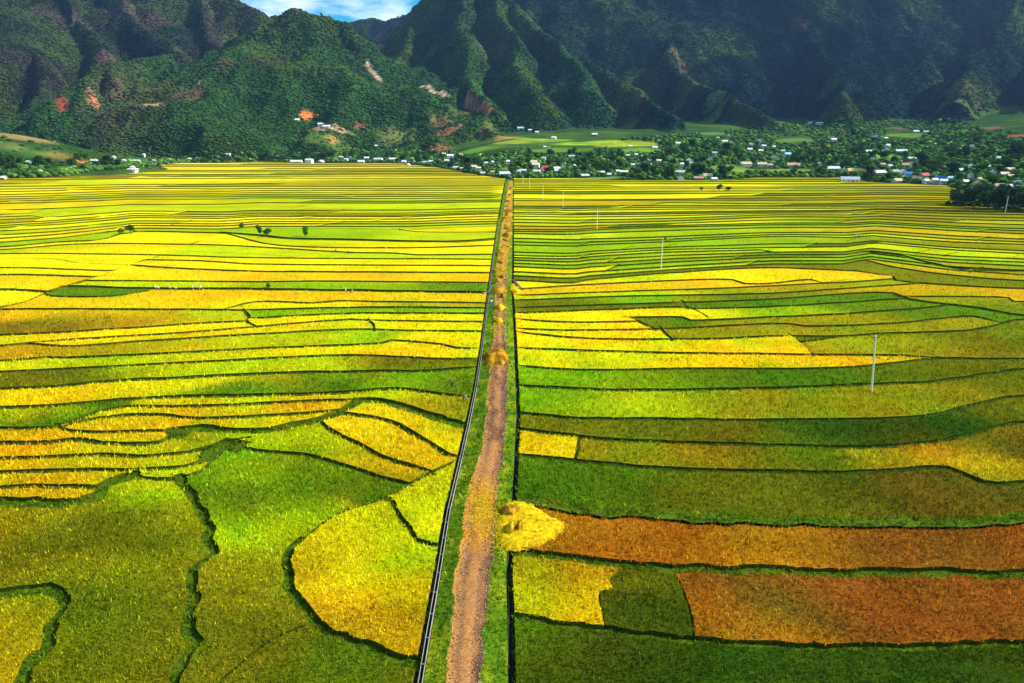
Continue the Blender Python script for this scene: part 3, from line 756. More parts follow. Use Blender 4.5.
# far zone
def edge_curve(low, x_at, side):
    pass
def auto_zone(low, seed, xl, xr, ulist):
    r = random.Random(seed)
    lx = [p[0] for p in low]; ly = [p[1] for p in low]
    lines = []; t = 0.0
    pxs = np.array(ulist, float)
    lowx, lowy = gp(pxs, np.interp(pxs, lx, ly))
    u = lowx / lowy
    top = gp(pxs, pxs * 0 + (161.5 if seed == 3 else 176.5))[1]
    y0 = float(np.median(lowy)); yt = float(np.median(top))
    Yc = y0; rows = []
    while True:
        Yc += r.uniform(.65, 1.3) * (.033 if seed == 3 else .031) * Yc * (1 + (Yc - 300) / 1000)
        if Yc > yt - 8: break
        tt = (Yc - y0) / (yt - y0)
        rows.append(tt)
    for j, tt in enumerate(rows):
        Y = lowy * (1 - tt) + top * tt
        Y = Y + (vnoise(pxs / 130, pxs * 0 + j * .35 + seed, 91) - .5) * 26 * (1 - abs(2 * tt - 1) ** 6) * (0.45 + tt)
        # a stretch may be missing where two strips run together
        a, b = 0, len(pxs)
        if r.random() < .22:
            c = r.randrange(6, len(pxs) - 6)
            if r.random() < .5: a = c
            else: b = c
        x = u * Y
        lines.append((x, Y, a, b))
        p = np.stack([x, Y], -1)[a:b]
        if j > 0 and 0 < a:
            q0 = np.array([lines[j - 1][0][a - 1], lines[j - 1][1][a - 1]]); p = np.vstack([q0, p])
        if j > 0 and b < len(pxs):
            q0 = np.array([lines[j - 1][0][b], lines[j - 1][1][b]]); p = np.vstack([p, q0])
        add_ribbon(p, np.minimum(.26 + .00025 * p[:, 1], .45) * (1.7 if r.random() < .15 else 1), 'bund')
    # cross dykes
    for j in range(len(lines) - 1):
        for _ in range(r.choice((1, 2, 3, 3, 4))):
            i = r.randrange(3, len(pxs) - 4)
            p = np.array([(lines[j][0][i], lines[j][1][i] - 1), (lines[j + 1][0][i + 1], lines[j + 1][1][i + 1] + 1)])
            if p[1][1] - p[0][1] < 3: continue
            add_ribbon(p, .35, 'bund')
auto_zone(LOW_L, 3, None, None, list(np.arange(-272, 470, 14)) + [480, 490, 498.5])
auto_zone(LOW_R, 11, None, None, [514.5, 522, 534] + list(np.arange(548, 1300, 14)))

# outer limits of the two halves
def gchain(L):
    o = []
    for i in range(len(L) - 1):
        a, b = L[i], L[i + 1]; n = 6
        for k in range(n): o.append((a[0] + (b[0] - a[0]) * k / n, a[1] + (b[1] - a[1]) * k / n))
    o.append(L[-1])
    xs, ys = gp([p[0] for p in o], [p[1] for p in o]); return np.stack([xs, ys], -1)
GC, GD, GRL, GRR = gchain(CANAL), gchain(DITCH), gchain(ROADL), gchain(ROADR)
GCo = GC + np.array([-.62, 0]); GDo = GD + np.array([.45, 0])
uu = np.linspace(-262, 505.5, 60); xa, ya = gp(uu, np.interp(uu, [e[0] for e in EDGE], [e[1] for e in EDGE]))
polyL = np.concatenate([GCo, np.stack([xa, ya - 2], -1)[::-1], [gp(-262, 300), gp(-262, 500), gp(-262, 760)]])
uu = np.linspace(513.5, 1284, 60); xa, ya = gp(uu, np.interp(uu, [e[0] for e in EDGE], [e[1] for e in EDGE]))
polyR = np.concatenate([GDo, np.stack([xa, ya - 2], -1), [gp(1284, 300), gp(1284, 500), gp(1284, 760)]])
add_chain(polyL, True); add_chain(polyR, True)
# free points so that long plots can swell gently
Yg = 52.0
while Yg < 1500:
    s = .035 * Yg
    xsg = np.arange(-1.12 * Yg, 1.12 * Yg, s * 2.2)
    for x_ in xsg: cv.append((float(x_ + rng.uniform(-.4, .4) * s), float(Yg + rng.uniform(-.3, .3) * s)))
    Yg += s * 1.5

import time as _t; _t0 = _t.time()
for _try in range(8):
    jt = rng.uniform(-1, 1, (len(cv), 2)) * (0.0 if _try == 0 else .004)
    pts_in = [Vector((v[0] + j_[0], v[1] + j_[1])) for v, j_ in zip(cv, jt)]
    ov, oe, of, _, oeo, ofo = delaunay_2d_cdt(pts_in, ce, [], 0, (1e-4, 1e-5, 1e-3, 1e-4)[_try % 4], True)
    print('cdt', _try, len(cv), len(of), round(_t.time() - _t0, 1))
    if len(of) > 1000: break
ov = np.array([(v[0], v[1]) for v in ov]); tri = np.array([f[:3] for f in of if len(f) == 3])
cen = ov[tri].mean(1)
kinds = np.zeros(len(tri), int)
_so = np.argsort(cen[:, 1]); _sy = cen[_so, 1]
KV = {'bund': 1, 'green': 2, 'path': 3}
for f_, kd_ in zip(cf, fkind):
    Q = np.array([cv[i] for i in f_])
    if kd_ not in KV: continue
    a_, b_ = np.searchsorted(_sy, [Q[:, 1].min(), Q[:, 1].max()])
    if a_ == b_: continue
    ii = _so[a_:b_]; ii = ii[(cen[ii, 0] >= Q[:, 0].min()) & (cen[ii, 0] <= Q[:, 0].max())]
    if len(ii) == 0: continue
    x_, y_ = cen[ii, 0], cen[ii, 1]; ins = np.zeros(len(ii), bool)
    for k_ in range(4):
        (x1, y1), (x2, y2) = Q[k_], Q[(k_ + 1) % 4]
        if y1 == y2: continue
        ins ^= ((y1 > y_) != (y2 > y_)) & (x_ < (x2 - x1) * (y_ - y1) / (y2 - y1) + x1)
    kinds[ii[ins]] = np.maximum(kinds[ii[ins]], KV[kd_])
def in_poly(P, pts):
    x, y = pts[:, 0], pts[:, 1]; ins = np.zeros(len(pts), bool); n = len(P)
    for i in range(n):
        x1, y1 = P[i]; x2, y2 = P[(i + 1) % n]
        if y1 == y2: continue
        c = ((y1 > y) != (y2 > y)) & (x < (x2 - x1) * (y - y1) / (y2 - y1) + x1)
        ins ^= c
    return ins
side = np.where(in_poly(polyL, cen), 1, np.where(in_poly(polyR, cen), 2, 0))
# no crop where buildings and trees have the ground on the far left
cons = {tuple(sorted(e)) for e, s in zip(oe, oeo) if s}
# flood fill
emap = {}
for i, t in enumerate(tri):
    for a, b in ((t[0], t[1]), (t[1], t[2]), (t[2], t[0])):
        emap.setdefault((min(a, b), max(a, b)), []).append(i)
adj = [[] for _ in tri]
for e, fs in emap.items():
    if len(fs) == 2 and not (e in cons):
        adj[fs[0]].append(fs[1]); adj[fs[1]].append(fs[0])
reg = -np.ones(len(tri), int); nr = 0
for i in range(len(tri)):
    if reg[i] >= 0 or kinds[i] != 0 or side[i] == 0: continue
    st = [i]; reg[i] = nr
    while st:
        j = st.pop()
        for k in adj[j]:
            if reg[k] < 0 and kinds[k] == 0 and side[k]: reg[k] = nr; st.append(k)
    nr += 1
area = np.abs((ov[tri[:, 1], 0] - ov[tri[:, 0], 0]) * (ov[tri[:, 2], 1] - ov[tri[:, 0], 1]) - (ov[tri[:, 2], 0] - ov[tri[:, 0], 0]) * (ov[tri[:, 1], 1] - ov[tri[:, 0], 1])) / 2
ra = np.bincount(reg[reg >= 0], area[reg >= 0], nr)
print('regions', nr, 'big', (ra > 12).sum())
small = (reg >= 0) & (ra[np.maximum(reg, 0)] < 12)
kinds[small] = 1; reg[small] = -1

# bunds and ditches
def flat_part(name, mask, zv, colf, label, cat, kind):
    t = tri[mask]; u_, inv = np.unique(t, return_inverse=True)
    xy = ov[u_]; z = zv(xy)
    V = np.column_stack([xy, z]); T = inv.reshape(-1, 3)
    a = (V[T[:, 1], 0] - V[T[:, 0], 0]) * (V[T[:, 2], 1] - V[T[:, 0], 1]) - (V[T[:, 2], 0] - V[T[:, 0], 0]) * (V[T[:, 1], 1] - V[T[:, 0], 1])
    T[a < 0] = T[a < 0][:, ::-1]
    o = link(name, mesh_np(name, V, T, M_BUND, colf(xy)))
    tag(o, label, cat, kind=kind)
    return xy, t
bn = lambda xy: (0.75 + .5 * fbm(xy[:, 0] / 3, xy[:, 1] / 3, 5))[:, None]
flat_part('bund_path', (kinds == 1) & (side > 0), lambda xy: .22 + .1 * vnoise(xy[:, 0], xy[:, 1], 2), lambda xy: np.array([.036, .066, .006]) * bn(xy), 'narrow dark earth and grass bunds dividing the rice plots', 'bunds', 'structure')
flat_part('grassy_ditch', (kinds == 2) & (side > 0), lambda xy: .05 + .12 * vnoise(xy[:, 0], xy[:, 1], 2), lambda xy: np.array([.06, .105, .005]) * bn(xy), 'green grass-filled ditches winding between the rice fields', 'ditches', 'structure')
flat_part('grass_path', (kinds == 3) & (side > 0), lambda xy: .55 + .12 * vnoise(xy[:, 0], xy[:, 1], 2), lambda xy: np.array([.06, .11, .006]) * bn(xy), 'green grass path above the orange-brown field', 'path', 'structure')

# crop plots
seed_xy = np.stack(gp([s[0] for s in SEEDS], [s[1] for s in SEEDS]), -1)
TC = ov[tri]
def locate(p):
    a, b, c = TC[:, 0], TC[:, 1], TC[:, 2]
    d1 = (p[0] - b[:, 0]) * (a[:, 1] - b[:, 1]) - (a[:, 0] - b[:, 0]) * (p[1] - b[:, 1])
    d2 = (p[0] - c[:, 0]) * (b[:, 1] - c[:, 1]) - (b[:, 0] - c[:, 0]) * (p[1] - c[:, 1])
    d3 = (p[0] - a[:, 0]) * (c[:, 1] - a[:, 1]) - (c[:, 0] - a[:, 0]) * (p[1] - a[:, 1])
    neg = (d1 < 0) | (d2 < 0) | (d3 < 0); pos = (d1 > 0) | (d2 > 0) | (d3 > 0)
    k = np.where(~(neg & pos))[0]
    return k[0] if len(k) else -1
rseeds = {}
for i, p in enumerate(seed_xy):
    k = locate(p)
    if k >= 0 and reg[k] >= 0: rseeds.setdefault(reg[k], []).append(i)
    elif SEEDS[i][3]: print('seed not in a plot', SEEDS[i][:2])

COLNAME = {'Y': 'bright yellow', 'Y2': 'yellow', 'YG': 'yellow-green', 'LG': 'lime green', 'G': 'green', 'DG': 'dark green', 'OL': 'olive green', 'O': 'orange-gold', 'OO': 'orange', 'GO': 'golden', 'BR': 'orange-brown', 'RB': 'red-brown', 'YO': 'olive-yellow', 'BO': 'brown-olive'}
def auto_cols(c, k):
    u = c[0] / c[1]; Y = c[1]; r = rnd.random()
    if u < 0:
        pal = (['Y'] * 6 + ['Y2'] * 3 + ['YG'] * 3 + ['GO'] * 2 + ['YO'] * 1 + ['LG'] * 2 + ['O']) if Y < 700 else (['Y'] * 4 + ['YG'] * 3 + ['GO'] * 2 + ['YO'] * 3)
        if c[0] > -0.38 * Y and Y < 430: pal = ['Y'] * 6 + ['YG'] * 3 + ['Y2'] * 3
    elif u < .28:
        pal = (['LG'] * 5 + ['YG'] * 5 + ['Y'] * 2) if Y < 370 else (['Y'] * 5 + ['YG'] * 5 + ['YO'] * 3 + ['GO'] * 2 + ['G'])
    elif u < .5:
        pal = (['OL'] * 2 + ['LG'] * 4 + ['YG'] * 4 + ['YO'] * 2 + ['G']) if Y < 370 else (['YG'] * 5 + ['YO'] * 3 + ['OL'] + ['Y'] * 2 + ['Y2'] + ['LG'] * 2)
    else:
        pal = ['YO'] * 5 + ['OL'] * 2 + ['YG'] * 4 + ['GO'] * 2 + ['LG'] + ['G']
    return [rnd.choice(pal)] + [rnd.choice(pal) for _ in range(rnd.choice((0, 1, 2, 3)))]

tv, tt_, tc_ = [], [], []
plots = []
regions_sorted = sorted(range(nr), key=lambda k: 0 if ra[k] < 12 else 1)
rc = {}
for k in range(nr):
    if ra[k] < 12: continue
    m = reg == k
    c = (cen[m] * area[m][:, None]).sum(0) / area[m].sum()
    rc[k] = (c, m)
order = sorted(rc, key=lambda k: rc[k][0][1])
# rank by apparent size
app = {k: ra[k] / max(rc[k][0][1], 30) ** 3 for k in rc}
big = set(sorted(rc, key=lambda k: -app[k])[:292])
mass = []
def zone_word(c):
    u = c[0] / c[1]
    if u < 0: return 'left of the road'
    return 'right of the road'
labcount = {}
PD = {}
for k in order:
    c, m = rc[k]
    t = tri[m]; uq, inv = np.unique(t, return_inverse=True); T = inv.reshape(-1, 3)
    xy = ov[uq]
    a = (xy[T[:, 1], 0] - xy[T[:, 0], 0]) * (xy[T[:, 2], 1] - xy[T[:, 0], 1]) - (xy[T[:, 2], 0] - xy[T[:, 0], 0]) * (xy[T[:, 1], 1] - xy[T[:, 0], 1])
    T = T.copy(); T[a < 0] = T[a < 0][:, ::-1]
    # boundary edges (directed)
    E = np.concatenate([T[:, [0, 1]], T[:, [1, 2]], T[:, [2, 0]]])
    key = E.min(1).astype(np.int64) * (len(xy) + 1) + E.max(1)
    _, first, cnt = np.unique(key, return_index=True, return_counts=True)
    B = E[first[cnt == 1]]
    bx = xy[B]
    # near and far limits of the plot at every vertex
    x0 = np.minimum(bx[:, 0, 0], bx[:, 1, 0]); x1 = np.maximum(bx[:, 0, 0], bx[:, 1, 0])
    near = np.full(len(xy), 1e9); far = np.full(len(xy), -1e9)
    for s_ in range(0, len(xy), 400):
        X = xy[s_:s_ + 400, 0][:, None]
        cov = (X >= x0 - 1e-6) & (X <= x1 + 1e-6)
        den = bx[:, 1, 0] - bx[:, 0, 0]; den = np.where(np.abs(den) < 1e-6, 1e-6, den)
        yy = bx[:, 0, 1] + np.clip((X - bx[:, 0, 0]) / den, 0, 1) * (bx[:, 1, 1] - bx[:, 0, 1])
        near[s_:s_ + 400] = np.where(cov, yy, 1e9).min(1); far[s_:s_ + 400] = np.where(cov, yy, -1e9).max(1)
    tpar = np.clip((xy[:, 1] - near) / np.maximum(far - near, .5), 0, 1)
    hi = .57 + .0006 * c[1]
    z = hi - (hi - .27) * tpar + (fbm(xy[:, 0] / 9, xy[:, 1] / 9, 12) - .5) * .14
    # colours
    if k in rseeds:
        ids = rseeds[k]; sx = seed_xy[ids]; sc = np.array([P[SEEDS[i][2]] for i in ids])
        lab = next((SEEDS[i][3] for i in ids if SEEDS[i][3]), '')
        cname = SEEDS[ids[0]][2]
    else:
        lab = ''; lo_, hi_ = xy.min(0), xy.max(0)
        nsd = 1 + int((hi_[0] - lo_[0]) / c[1] * 700 / 150)
        sx = np.array([(lo_[0] + (hi_[0] - lo_[0]) * (q_ + rnd.random()) / nsd, rnd.uniform(lo_[1], hi_[1])) for q_ in range(nsd)])
        names = []
        for q_ in range(nsd):
            if q_ and rnd.random() < .45: names.append(names[-1])
            else: names.append(auto_cols((sx[q_][0], c[1]), k)[0])
        cname = max(set(names), key=names.count)
        sc = np.array([P[n_] for n_ in names]) * rnd.uniform(.8, 1.12)
    def colour(p, sx=sx, sc=sc):
        q = p + np.stack([(fbm(p[:, 0] / 14, p[:, 1] / 14, 81) - .5), (fbm(p[:, 0] / 14, p[:, 1] / 14, 85) - .5)], -1) * 14
        d = np.hypot((q[:, None, 0] - sx[None, :, 0]), (q[:, None, 1] - sx[None, :, 1]) * 1.6) + .5
        wgt = 1 / d ** 3; wgt /= wgt.sum(1, keepdims=True)
        o_ = wgt @ sc
        far_ = np.clip((p[:, 1] - 130) / 300, .25, 1)
        m1 = (np.clip((fbm(p[:, 0] / 45, p[:, 1] / 5, 101) - .50) * 5, 0, 1) * .38 * far_)[:, None]
        o_ = o_ * (1 - m1) + np.array([.20, .20, .006]) * m1
        m2 = (np.clip((fbm(p[:, 0] / 30, p[:, 1] / 4, 107) - .56) * 6, 0, 1) * .32 * far_)[:, None]
        o_ = o_ * (1 - m2) + (o_ * .6 + np.array([.12, .05, 0])) * m2
        nn_ = np.clip(1.35 - p[:, 1] / 400, .35, 1)
        v1 = (fbm(p[:, 0] / 5, p[:, 1] / 7, 111, 5) - .5) * nn_; v2 = (fbm(p[:, 0] / 9, p[:, 1] / 12, 117, 4) - .5) * nn_
        return np.clip(o_ * (1 + 0.6 * v1[:, None]) * (1 + v2[:, None] * np.array([.9, -.25, 0])), .003, .85)
    PD[k] = dict(c=c, xy=xy, T=T, z=z, B=B, colour=colour, lab=lab, cname=cname)

def tufts_for(d, px_sp=2.1):
    xy, T, z = d['xy'], d['T'], d['z']
    P0, P1, P2 = xy[T[:, 0]], xy[T[:, 1]], xy[T[:, 2]]
    ar = np.abs((P1[:, 0] - P0[:, 0]) * (P2[:, 1] - P0[:, 1]) - (P2[:, 0] - P0[:, 0]) * (P1[:, 1] - P0[:, 1])) / 2
    Y = (P0[:, 1] + P1[:, 1] + P2[:, 1]) / 3; X = (P0[:, 0] + P1[:, 0] + P2[:, 0]) / 3
    zc = np.hypot(Y, H)
    spx = px_sp * zc / F; spy = spx * zc / H * .75
    rho = 1 / (spx * spy)
    rho = rho * np.where(np.abs(X / Y) > .95, .3, 1) * np.where(Y > 520, 0, 1)
    nn = rng.poisson(ar * rho)
    ti = np.repeat(np.arange(len(T)), nn)
    if len(ti) == 0: return None
    r1 = np.sqrt(rng.random(len(ti))); r2 = rng.random(len(ti))
    w0, w1, w2 = 1 - r1, r1 * (1 - r2), r1 * r2
    p = P0[ti] * w0[:, None] + P1[ti] * w1[:, None] + P2[ti] * w2[:, None]
    zz = z[T[ti, 0]] * w0 + z[T[ti, 1]] * w1 + z[T[ti, 2]] * w2
    return p, zz
def blades(p, zz, c, hpx=3.1, wpx=1.15, nb=2, hmin=.16, lean=.28):
    n = len(p); zc = np.hypot(p[:, 1], H); s = zc / F
    Vs = []; Cs = []
    var = np.exp(rng.normal(0, 1, (n, 1)) * np.clip(.5 - (zc[:, None] - 80) / 600, .2, .62))
    for b in range(nb):
        ang = rng.uniform(0, 6.28, n); w_ = np.minimum(wpx * s, .22) * rng.uniform(.7, 1.3, n); h_ = np.maximum(hpx * s * rng.uniform(.5, 1.3, n), hmin * .5)
        h_ = np.minimum(h_, .55)
        ox = rng.uniform(-1, 1, n) * s * 1.2; oy = rng.uniform(-1, 1, n) * s * 2.5
        bx_ = p[:, 0] + ox; by_ = p[:, 1] + oy
        dx, dy = np.cos(ang) * w_ / 2, np.sin(ang) * w_ / 2
        l1 = rng.normal(0, lean, n) * h_; l2 = rng.normal(0, lean, n) * h_
        A = np.stack([bx_ - dx, by_ - dy, zz - .08], -1); Bq = np.stack([bx_ + dx, by_ + dy, zz - .08], -1); C_ = np.stack([bx_ + l1, by_ + l2, zz + h_], -1)
        Vs.append(np.stack([A, Bq, C_], 1)); cc_ = c * var * (1 + rng.uniform(-.12, .12, (n, 3)))
        Cs.append(np.repeat(cc_[:, None], 3, 1))
    V = np.concatenate(Vs).reshape(-1, 3); C2 = np.concatenate(Cs).reshape(-1, 3)
    T = np.arange(len(V)).reshape(-1, 3)
    return V, T, C2

def plot_mesh(name, ks):
    Vs, Ts, Cs, Ms, off = [], [], [], [], 0
    for k in ks:
        d = PD[k]; xy, T, z, B = d['xy'], d['T'], d['z'], d['B']
        n = len(xy); V = np.column_stack([xy, z]); ctop = d['colour'](xy)
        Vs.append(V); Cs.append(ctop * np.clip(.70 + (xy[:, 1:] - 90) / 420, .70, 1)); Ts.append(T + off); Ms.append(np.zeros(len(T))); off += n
        # standing stalks along the edge of the plot
        e = np.unique(B); mp_ = -np.ones(n, int); mp_[e] = np.arange(len(e))
        Vt = V[e]; Vb = Vt.copy(); Vb[:, 2] = -.15
        Vs += [Vt, Vb]; st = np.array([.034, .062, .005]) + ctop[e] * .09
        Cs += [st, st]; a_, b_ = mp_[B[:, 0]], mp_[B[:, 1]]
        Ts.append(np.concatenate([np.stack([b_ + off, a_ + off, a_ + off + len(e)], -1), np.stack([b_ + off, a_ + off + len(e), b_ + off + len(e)], -1)]))
        Ms.append(np.zeros(len(B) * 2)); off += 2 * len(e)
        r_ = tufts_for(d)
        if r_ is not None:
            p, zz = r_
            bv, bt, bc = blades(p, zz, d['colour'](p) * 1.08)
            Vs.append(bv); Cs.append(bc); Ts.append(bt + off); Ms.append(np.ones(len(bt))); off += len(bv)
    return mesh_np(name, np.concatenate(Vs), np.concatenate(Ts), [M_CROP, M_TUFT], np.concatenate(Cs), np.concatenate(Ms))
farset = []
for k in order:
    d = PD[k]
    if k not in big: farset.append(k); continue
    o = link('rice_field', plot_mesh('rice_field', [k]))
    c = d['c']; u = c[0] / c[1]
    if d['lab']: tag(o, d['lab'], 'rice field', 'rice plots across the valley floor', 'structure')
    else:
        dist = 'in the near half of the plain' if c[1] < 240 else 'in the middle of the plain' if c[1] < 480 else 'far out toward the village'
        tag(o, '%s rice plot %s %s' % (COLNAME[d['cname']], zone_word(c), dist), 'rice field', 'rice plots across the valley floor', 'structure')
if farset:
    o = link('distant_rice_fields', plot_mesh('distant_rice_fields', farset))
    tag(o, 'tiny far strips of yellow rice near the village', 'rice fields', kind='structure')
print('plots', len(big), 'far', len(farset))
# ------------------------------------------------------------------ road, verges, canal, ditch
def interp_line(G, Ys):
    o = np.argsort(G[:, 1]); return np.interp(Ys, G[o, 1], G[o, 0])
Ys = [42.0]
while Ys[-1] < 812: Ys.append(Ys[-1] + max(.35, .006 * Ys[-1]))
Ys = np.array(Ys)
def strip(name, xl, xr, nc, zf, cf, mat, label, cat, kind='structure'):
    t = np.linspace(0, 1, nc)[None]; X = xl[:, None] * (1 - t) + xr[:, None] * t; Yq = np.repeat(Ys[:, None], nc, 1)
    Z = zf(X, Yq, t + X * 0); c = cf(X, Yq, t + X * 0)
    i = np.arange(len(Ys) * nc).reshape(len(Ys), nc)
    q = np.stack([i[:-1, :-1], i[:-1, 1:], i[1:, 1:], i[1:, :-1]], -1).reshape(-1, 4)
    me = mesh_np(name, np.stack([X, Yq, Z], -1).reshape(-1, 3), [], mat, c.reshape(-1, 3), quads=q, smooth=True)
    return tag(link(name, me), label, cat, kind=kind)
xC, xL, xR, xD = interp_line(GC, Ys), interp_line(GRL, Ys), interp_line(GRR, Ys), interp_line(GD, Ys)
xL = xL + (vnoise(Ys / 2.5, Ys * 0, 4) - .5) * .5; xR = xR + (vnoise(Ys / 2.5, Ys * 0, 7) - .5) * .5
def road_z(X, Y, t): return .62 + .10 * np.sin(np.pi * np.clip(t, 0, 1)) - .09 * (np.exp(-((t - .27) / .08) ** 2) + np.exp(-((t - .73) / .08) ** 2)) + (fbm(X / .8, Y / .8, 3) - .5) * .10
def lerpc(a, b, m): return a * (1 - m[..., None]) + b * m[..., None]
def road_c(X, Y, t):
    base = np.array([.37, .170, .055]) * np.ones(X.shape + (3,))
    n = fbm(X / 2.2, Y / 6, 9); n2 = fbm(X / .7, Y / 1.6, 12)
    c = lerpc(base, np.array([.13, .06, .035]), np.clip((n - .46) * 6, 0, 1) * .85)
    for rt in (.27, .73): c = lerpc(c, np.array([.20, .105, .055]), np.exp(-((t - rt) / .07) ** 2) * np.clip((fbm(X / 1.5, Y / 9, 15) - .3) * 3, 0, .8))
    c = lerpc(c, np.array([.10, .055, .035]), np.exp(-((t - .93) / .10) ** 2) * np.clip((n2 - .35) * 4, 0, 1))
    c = lerpc(c, np.array([.60, .34, .04]), np.exp(-((t - .03) / .05) ** 2) * .9)
    # straw trodden into the road by the drying place and farther out
    py = proj(X, Y, .6)[1]
    m = np.clip(1 - np.abs(py - 515) / 42, 0, 1) ** .6 * np.clip((n2 - .3) * 4, 0, 1)
    c = lerpc(c, np.array([.66, .26, .008]), m * .85)
    m = np.clip((Y - 200) / 60, 0, 1) * np.clip((n2 - .25) * 3, 0, 1)
    c = lerpc(c, np.array([.50, .30, .05]), m * .8)
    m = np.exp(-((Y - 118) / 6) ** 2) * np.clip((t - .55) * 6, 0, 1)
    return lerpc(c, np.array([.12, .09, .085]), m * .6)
strip('dirt_road', xL, xR, 15, road_z, road_c, M_DIRT, 'straight rutted brown dirt road crossing the rice plain', 'road')
def verge_c(X, Y, t):
    n = fbm(X / 1.2, Y / 2.4, 31)
    return lerpc(np.array([.075, .15, .006]) * np.ones(X.shape + (3,)), np.array([.18, .23, .008]), np.clip((n - .48) * 6, 0, 1)) * (.8 + .4 * fbm(X, Y, 33)[..., None])
strip('grass_verge', xC + .28, xL + .12, 8, lambda X, Y, t: .34 + .30 * t ** 1.5 + (fbm(X, Y, 41) - .5) * .16, verge_c, M_BUND, 'green grass verge between the canal and the dirt road', 'verge')
strip('grass_verge', xR - .12, xD - .27, 8, lambda X, Y, t: .64 - .25 * t ** 1.5 + (fbm(X, Y, 43) - .5) * .16, verge_c, M_BUND, 'green grass verge between the dirt road and the right-hand ditch', 'verge')
# ditch on the right: a real trench with earth banks
def trench(name, xc, wb, wt, zt, zb, mat, label, cat):
    X = np.stack([xc - wt, xc - wb, xc + wb, xc + wt], 1); Z = np.array([[zt, zb, zb, zt - .1]]) + X * 0
    Yq = np.repeat(Ys[:, None], 4, 1); i = np.arange(X.size).reshape(X.shape)
    q = np.stack([i[:-1, :-1], i[:-1, 1:], i[1:, 1:], i[1:, :-1]], -1).reshape(-1, 4)
    me = mesh_np(name, np.stack([X, Yq, Z], -1).reshape(-1, 3), [], mat, quads=q)
    return tag(link(name, me), label, cat, kind='structure')
trench('ditch', xD + (vnoise(Ys / 3, Ys * 0, 77) - .5) * .25, .06, .22, .38, -.36, M_DARK, 'narrow dark ditch along the right side of the road', 'ditch')
# concrete canal on the left
can = empty('irrigation_canal', (0, 0, 0))
tag(can, 'narrow concrete irrigation canal with crossbars along the left side of the road', 'canal')
mY = Ys < 420
def wall_strip(off, w_, zt, zb, name):
    xc = xC[mY] + off; yq = Ys[mY]; n = len(yq)
    V = []
    for dx, z_ in ((-w_ / 2, zb), (-w_ / 2, zt), (w_ / 2, zt), (w_ / 2, zb)): V.append(np.stack([xc + dx, yq, np.full(n, z_)], -1))
    V = np.stack(V, 1).reshape(-1, 3); i = np.arange(n * 4).reshape(n, 4)
    q = np.concatenate([np.stack([i[:-1, a], i[1:, a], i[1:, a + 1], i[:-1, a + 1]], -1) for a in range(3)])
    return link(name, mesh_np(name, V, [], M_CONC, quads=q), can)
wall_strip(-.17, .03, .62, -.3, 'side_wall'); wall_strip(.17, .05, .64, -.3, 'side_wall')
xc = xC[mY]; yq = Ys[mY]; n = len(yq); i = np.arange(n * 2).reshape(n, 2)
link('bed', mesh_np('bed', np.stack([np.stack([xc - .15, yq, np.full(n, -.1)], -1), np.stack([xc + .15, yq, np.full(n, -.1)], -1)], 1).reshape(-1, 3), [], M_DARK, quads=np.stack([i[:-1, 0], i[:-1, 1], i[1:, 1], i[1:, 0]], -1)), can)
yb = 48.0
while yb < 300:
    MB().box((float(np.interp(yb, Ys, xC)), yb, .63), (.46, .08, .06)).build('crossbar', M_CONC, can); yb += 3.4
# grass blades on verges and ditch banks
def grass_pts(xl, xr, zf, dens=1.0, ymax=330):
    o = []
    Y = Ys[:-1]; dy = np.diff(Ys); zc = np.hypot(Y, H); s = 2.4 * zc / F
    nn = rng.poisson(np.abs(xr - xl)[:-1] * dy / (s * s * zc / H * .8) * dens * (Y < ymax)); ii = np.repeat(np.arange(len(Y)), nn)
    t = rng.random(len(ii)); yy = Y[ii] + rng.random(len(ii)) * dy[ii]; xx = xl[ii] * (1 - t) + xr[ii] * t
    return np.stack([xx, yy], -1), zf(t)
Vs, Ts, Cs, off = [], [], [], 0
for xl, xr, zf in ((xC + .28, xL + .1, lambda t: .36 + .3 * t ** 1.5), (xR - .1, xD - .27, lambda t: .64 - .25 * t ** 1.5), (xD + .25, xD + .6, lambda t: .3 + 0 * t), (xC - .62, xC - .3, lambda t: .15 + 0 * t)):
    p, zz = grass_pts(xl, xr, zf)
    c = verge_c(p[:, 0], p[:, 1], zz * 0)
    V, T, c2 = blades(p, zz, c, 2.6, 1.2, 2, .12, .6); Vs.append(V); Ts.append(T + off); Cs.append(c2); off += len(V)
# bund and ditch grass
for kd, zz_, cc_ in ((1, .26, (.045, .065, .006)), (2, .1, (.07, .13, .006)), (3, .62, (.08, .14, .006))):
    m = (kinds == kd) & (side > 0) & (cen[:, 1] < 260)
    d = dict(xy=ov, T=tri[m], z=np.full(len(ov), zz_))
    r_ = tufts_for(d, 2.2)
    p, zz = r_
    g_ = fbm(p[:, 0] / 1.5, p[:, 1] / 1.5, 55)[:, None]; kp_ = (g_[:, 0] > .36); p, zz, g_ = p[kp_], zz[kp_], g_[kp_]
    V, T, c2 = blades(p, zz, np.tile(cc_, (len(p), 1)) * bn(p) * (1 + np.clip((g_ - .55) * 6, 0, 1) * np.array([1.6, .7, 0])), 3.4, 1.4, 2, .2, .8); Vs.append(V); Ts.append(T + off); Cs.append(c2); off += len(V)
tag(link('grass', mesh_np('grass', np.concatenate(Vs), np.concatenate(Ts), M_TUFT, np.concatenate(Cs))), 'tufts of green grass on verges, bunds and ditches', 'grass', kind='stuff')

